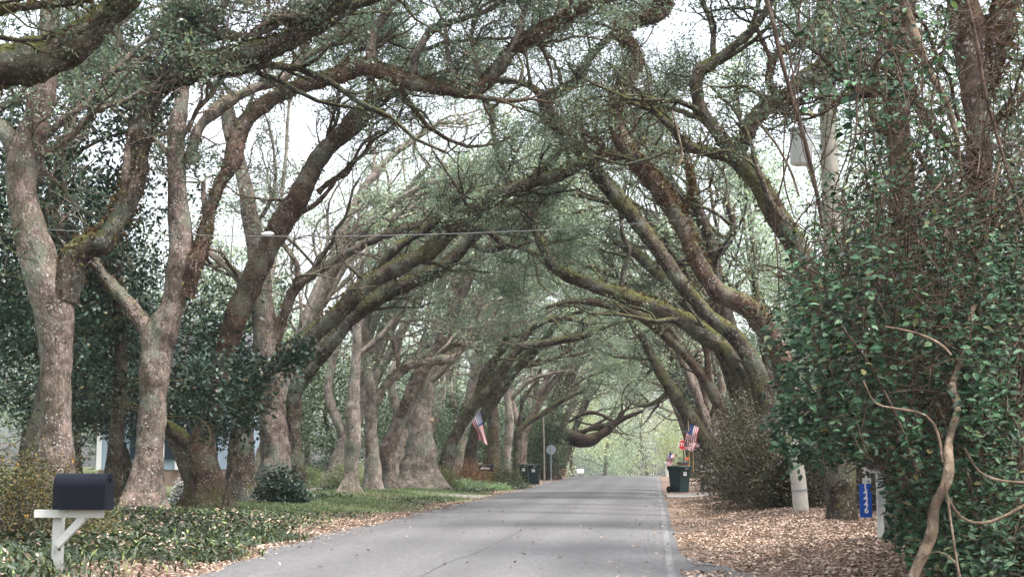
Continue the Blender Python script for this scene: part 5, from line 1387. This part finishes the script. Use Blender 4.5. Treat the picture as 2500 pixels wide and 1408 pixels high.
wire('main cable sagging across the whole road, from the wooden utility pole', [(2032, 490), (1850, 516), (1600, 542), (1300, 563), (800, 577), (300, 569), (0, 551), (-300, 515)], [30.3, 30.3, 30.3, 29.6, 28.6, 27.6, 27, 26.5], .0075, splice=(655, 571))
wire('faint straight cable a little below the main one', [(1990, 560), (1700, 592), (1300, 607), (900, 612), (500, 600), (100, 575)], [38] * 6, .004)
wire('low cable rising steeply to the hedge side under the main one', [(1980, 520), (1800, 592), (1560, 662), (1420, 711), (1100, 783), (700, 850)], [40] * 6, .006)

# ================================================================ the blue-grey house
z = .98; x0, x1, y0, y1 = -19.3, -15.15, 50.0, 58.0; H = 2.8
root = empty('house', ((x0 + x1) / 2, (y0 + y1) / 2, gz(-18, 50)), 'blue-grey house with vertical siding and white trim, seen past the mottled trunk', 'house')
g = Geo(); g.box([(x0 + x1) / 2, (y0 + y1) / 2, z + H / 2], [x1 - x0, y1 - y0, H])
for i in range(13): g.box([x0 + .2 + i * .32, y0 - .012, z + H / 2], [.045, .024, H - .02])
g.obj('wall', M['wall_blue'], root, smooth=False)
g = Geo(); g.box([(x0 + x1) / 2, (y0 + y1) / 2, z / 2 - .02], [x1 - x0 - .04, y1 - y0 - .04, z]); g.obj('foundation', M['brick'], root, smooth=False)
for x in (x1 - .05, -16.45, x0 + .05):
    g = Geo(); g.box([x, y0 - .03, z + H / 2], [.16, .07, H]); g.obj('corner_board', M['trim'], root, smooth=False)
for wx in (-15.8, -17.35):
    g = Geo(); wz = z + 1.25; g.box([wx, y0 - .03, wz + .72], [.86, .07, .09]); g.box([wx, y0 - .03, wz - .9], [.86, .07, .09])
    for s in (-.4, .4): g.box([wx + s, y0 - .03, wz - .09], [.08, .07, 1.53])
    g.box([wx, y0 - .035, wz - .09], [.72, .04, .05]); wn = g.obj('window', M['trim'], root, smooth=False)
    g = Geo(); g.box([wx, y0 - .012, wz - .09], [.72, .02, 1.53]); g.obj('pane', M['glass'], wn, smooth=False)
    for s in (-.62, .62):
        g = Geo(); g.box([wx + s, y0 - .05, wz - .09], [.32, .05, 1.6]); g.obj('shutter', M['shutter'], root, smooth=False)
g = Geo(); zr = z + H; a = [[x0 - .4, y0 - .5, zr], [x1 + .4, y0 - .5, zr], [x1 + .4, (y0 + y1) / 2, zr + 2.2], [x0 - .4, (y0 + y1) / 2, zr + 2.2], [x1 + .4, y1 + .5, zr], [x0 - .4, y1 + .5, zr]]
g.add(a, [[0, 1, 2, 3], [3, 2, 4, 5], [0, 5, 4, 1]]); g.obj('roof', M['roof'], root, smooth=False)
for s, xx in ((0, x0), (1, x1)):
    g = Geo(); g.add([[xx, y0, zr], [xx, y1, zr], [xx, (y0 + y1) / 2 + .01, zr + 2.0], [xx, (y0 + y1) / 2 - .01, zr + 2.0]], [[0, 1, 2, 3]]); g.obj('gable', M['wall_blue'], root, smooth=False)

# ================================================================ damp air over the whole street
hz = Geo(); hz.box([0, 130, 30], [800, 460, 100])
haze = hz.obj('haze', [], smooth=False); haze['kind'] = 'stuff'; haze['label'] = 'thin pale haze in the air down the street'; haze['category'] = 'haze'
hm, nt, out = mat('haze_air')
pv = nt.nodes.new('ShaderNodeVolumePrincipled'); pv.inputs['Color'].default_value = (.93, .96, 1, 1); pv.inputs['Density'].default_value = .00025
nt.links.new(pv.outputs[0], out.inputs['Volume']); haze.data.materials.append(hm)
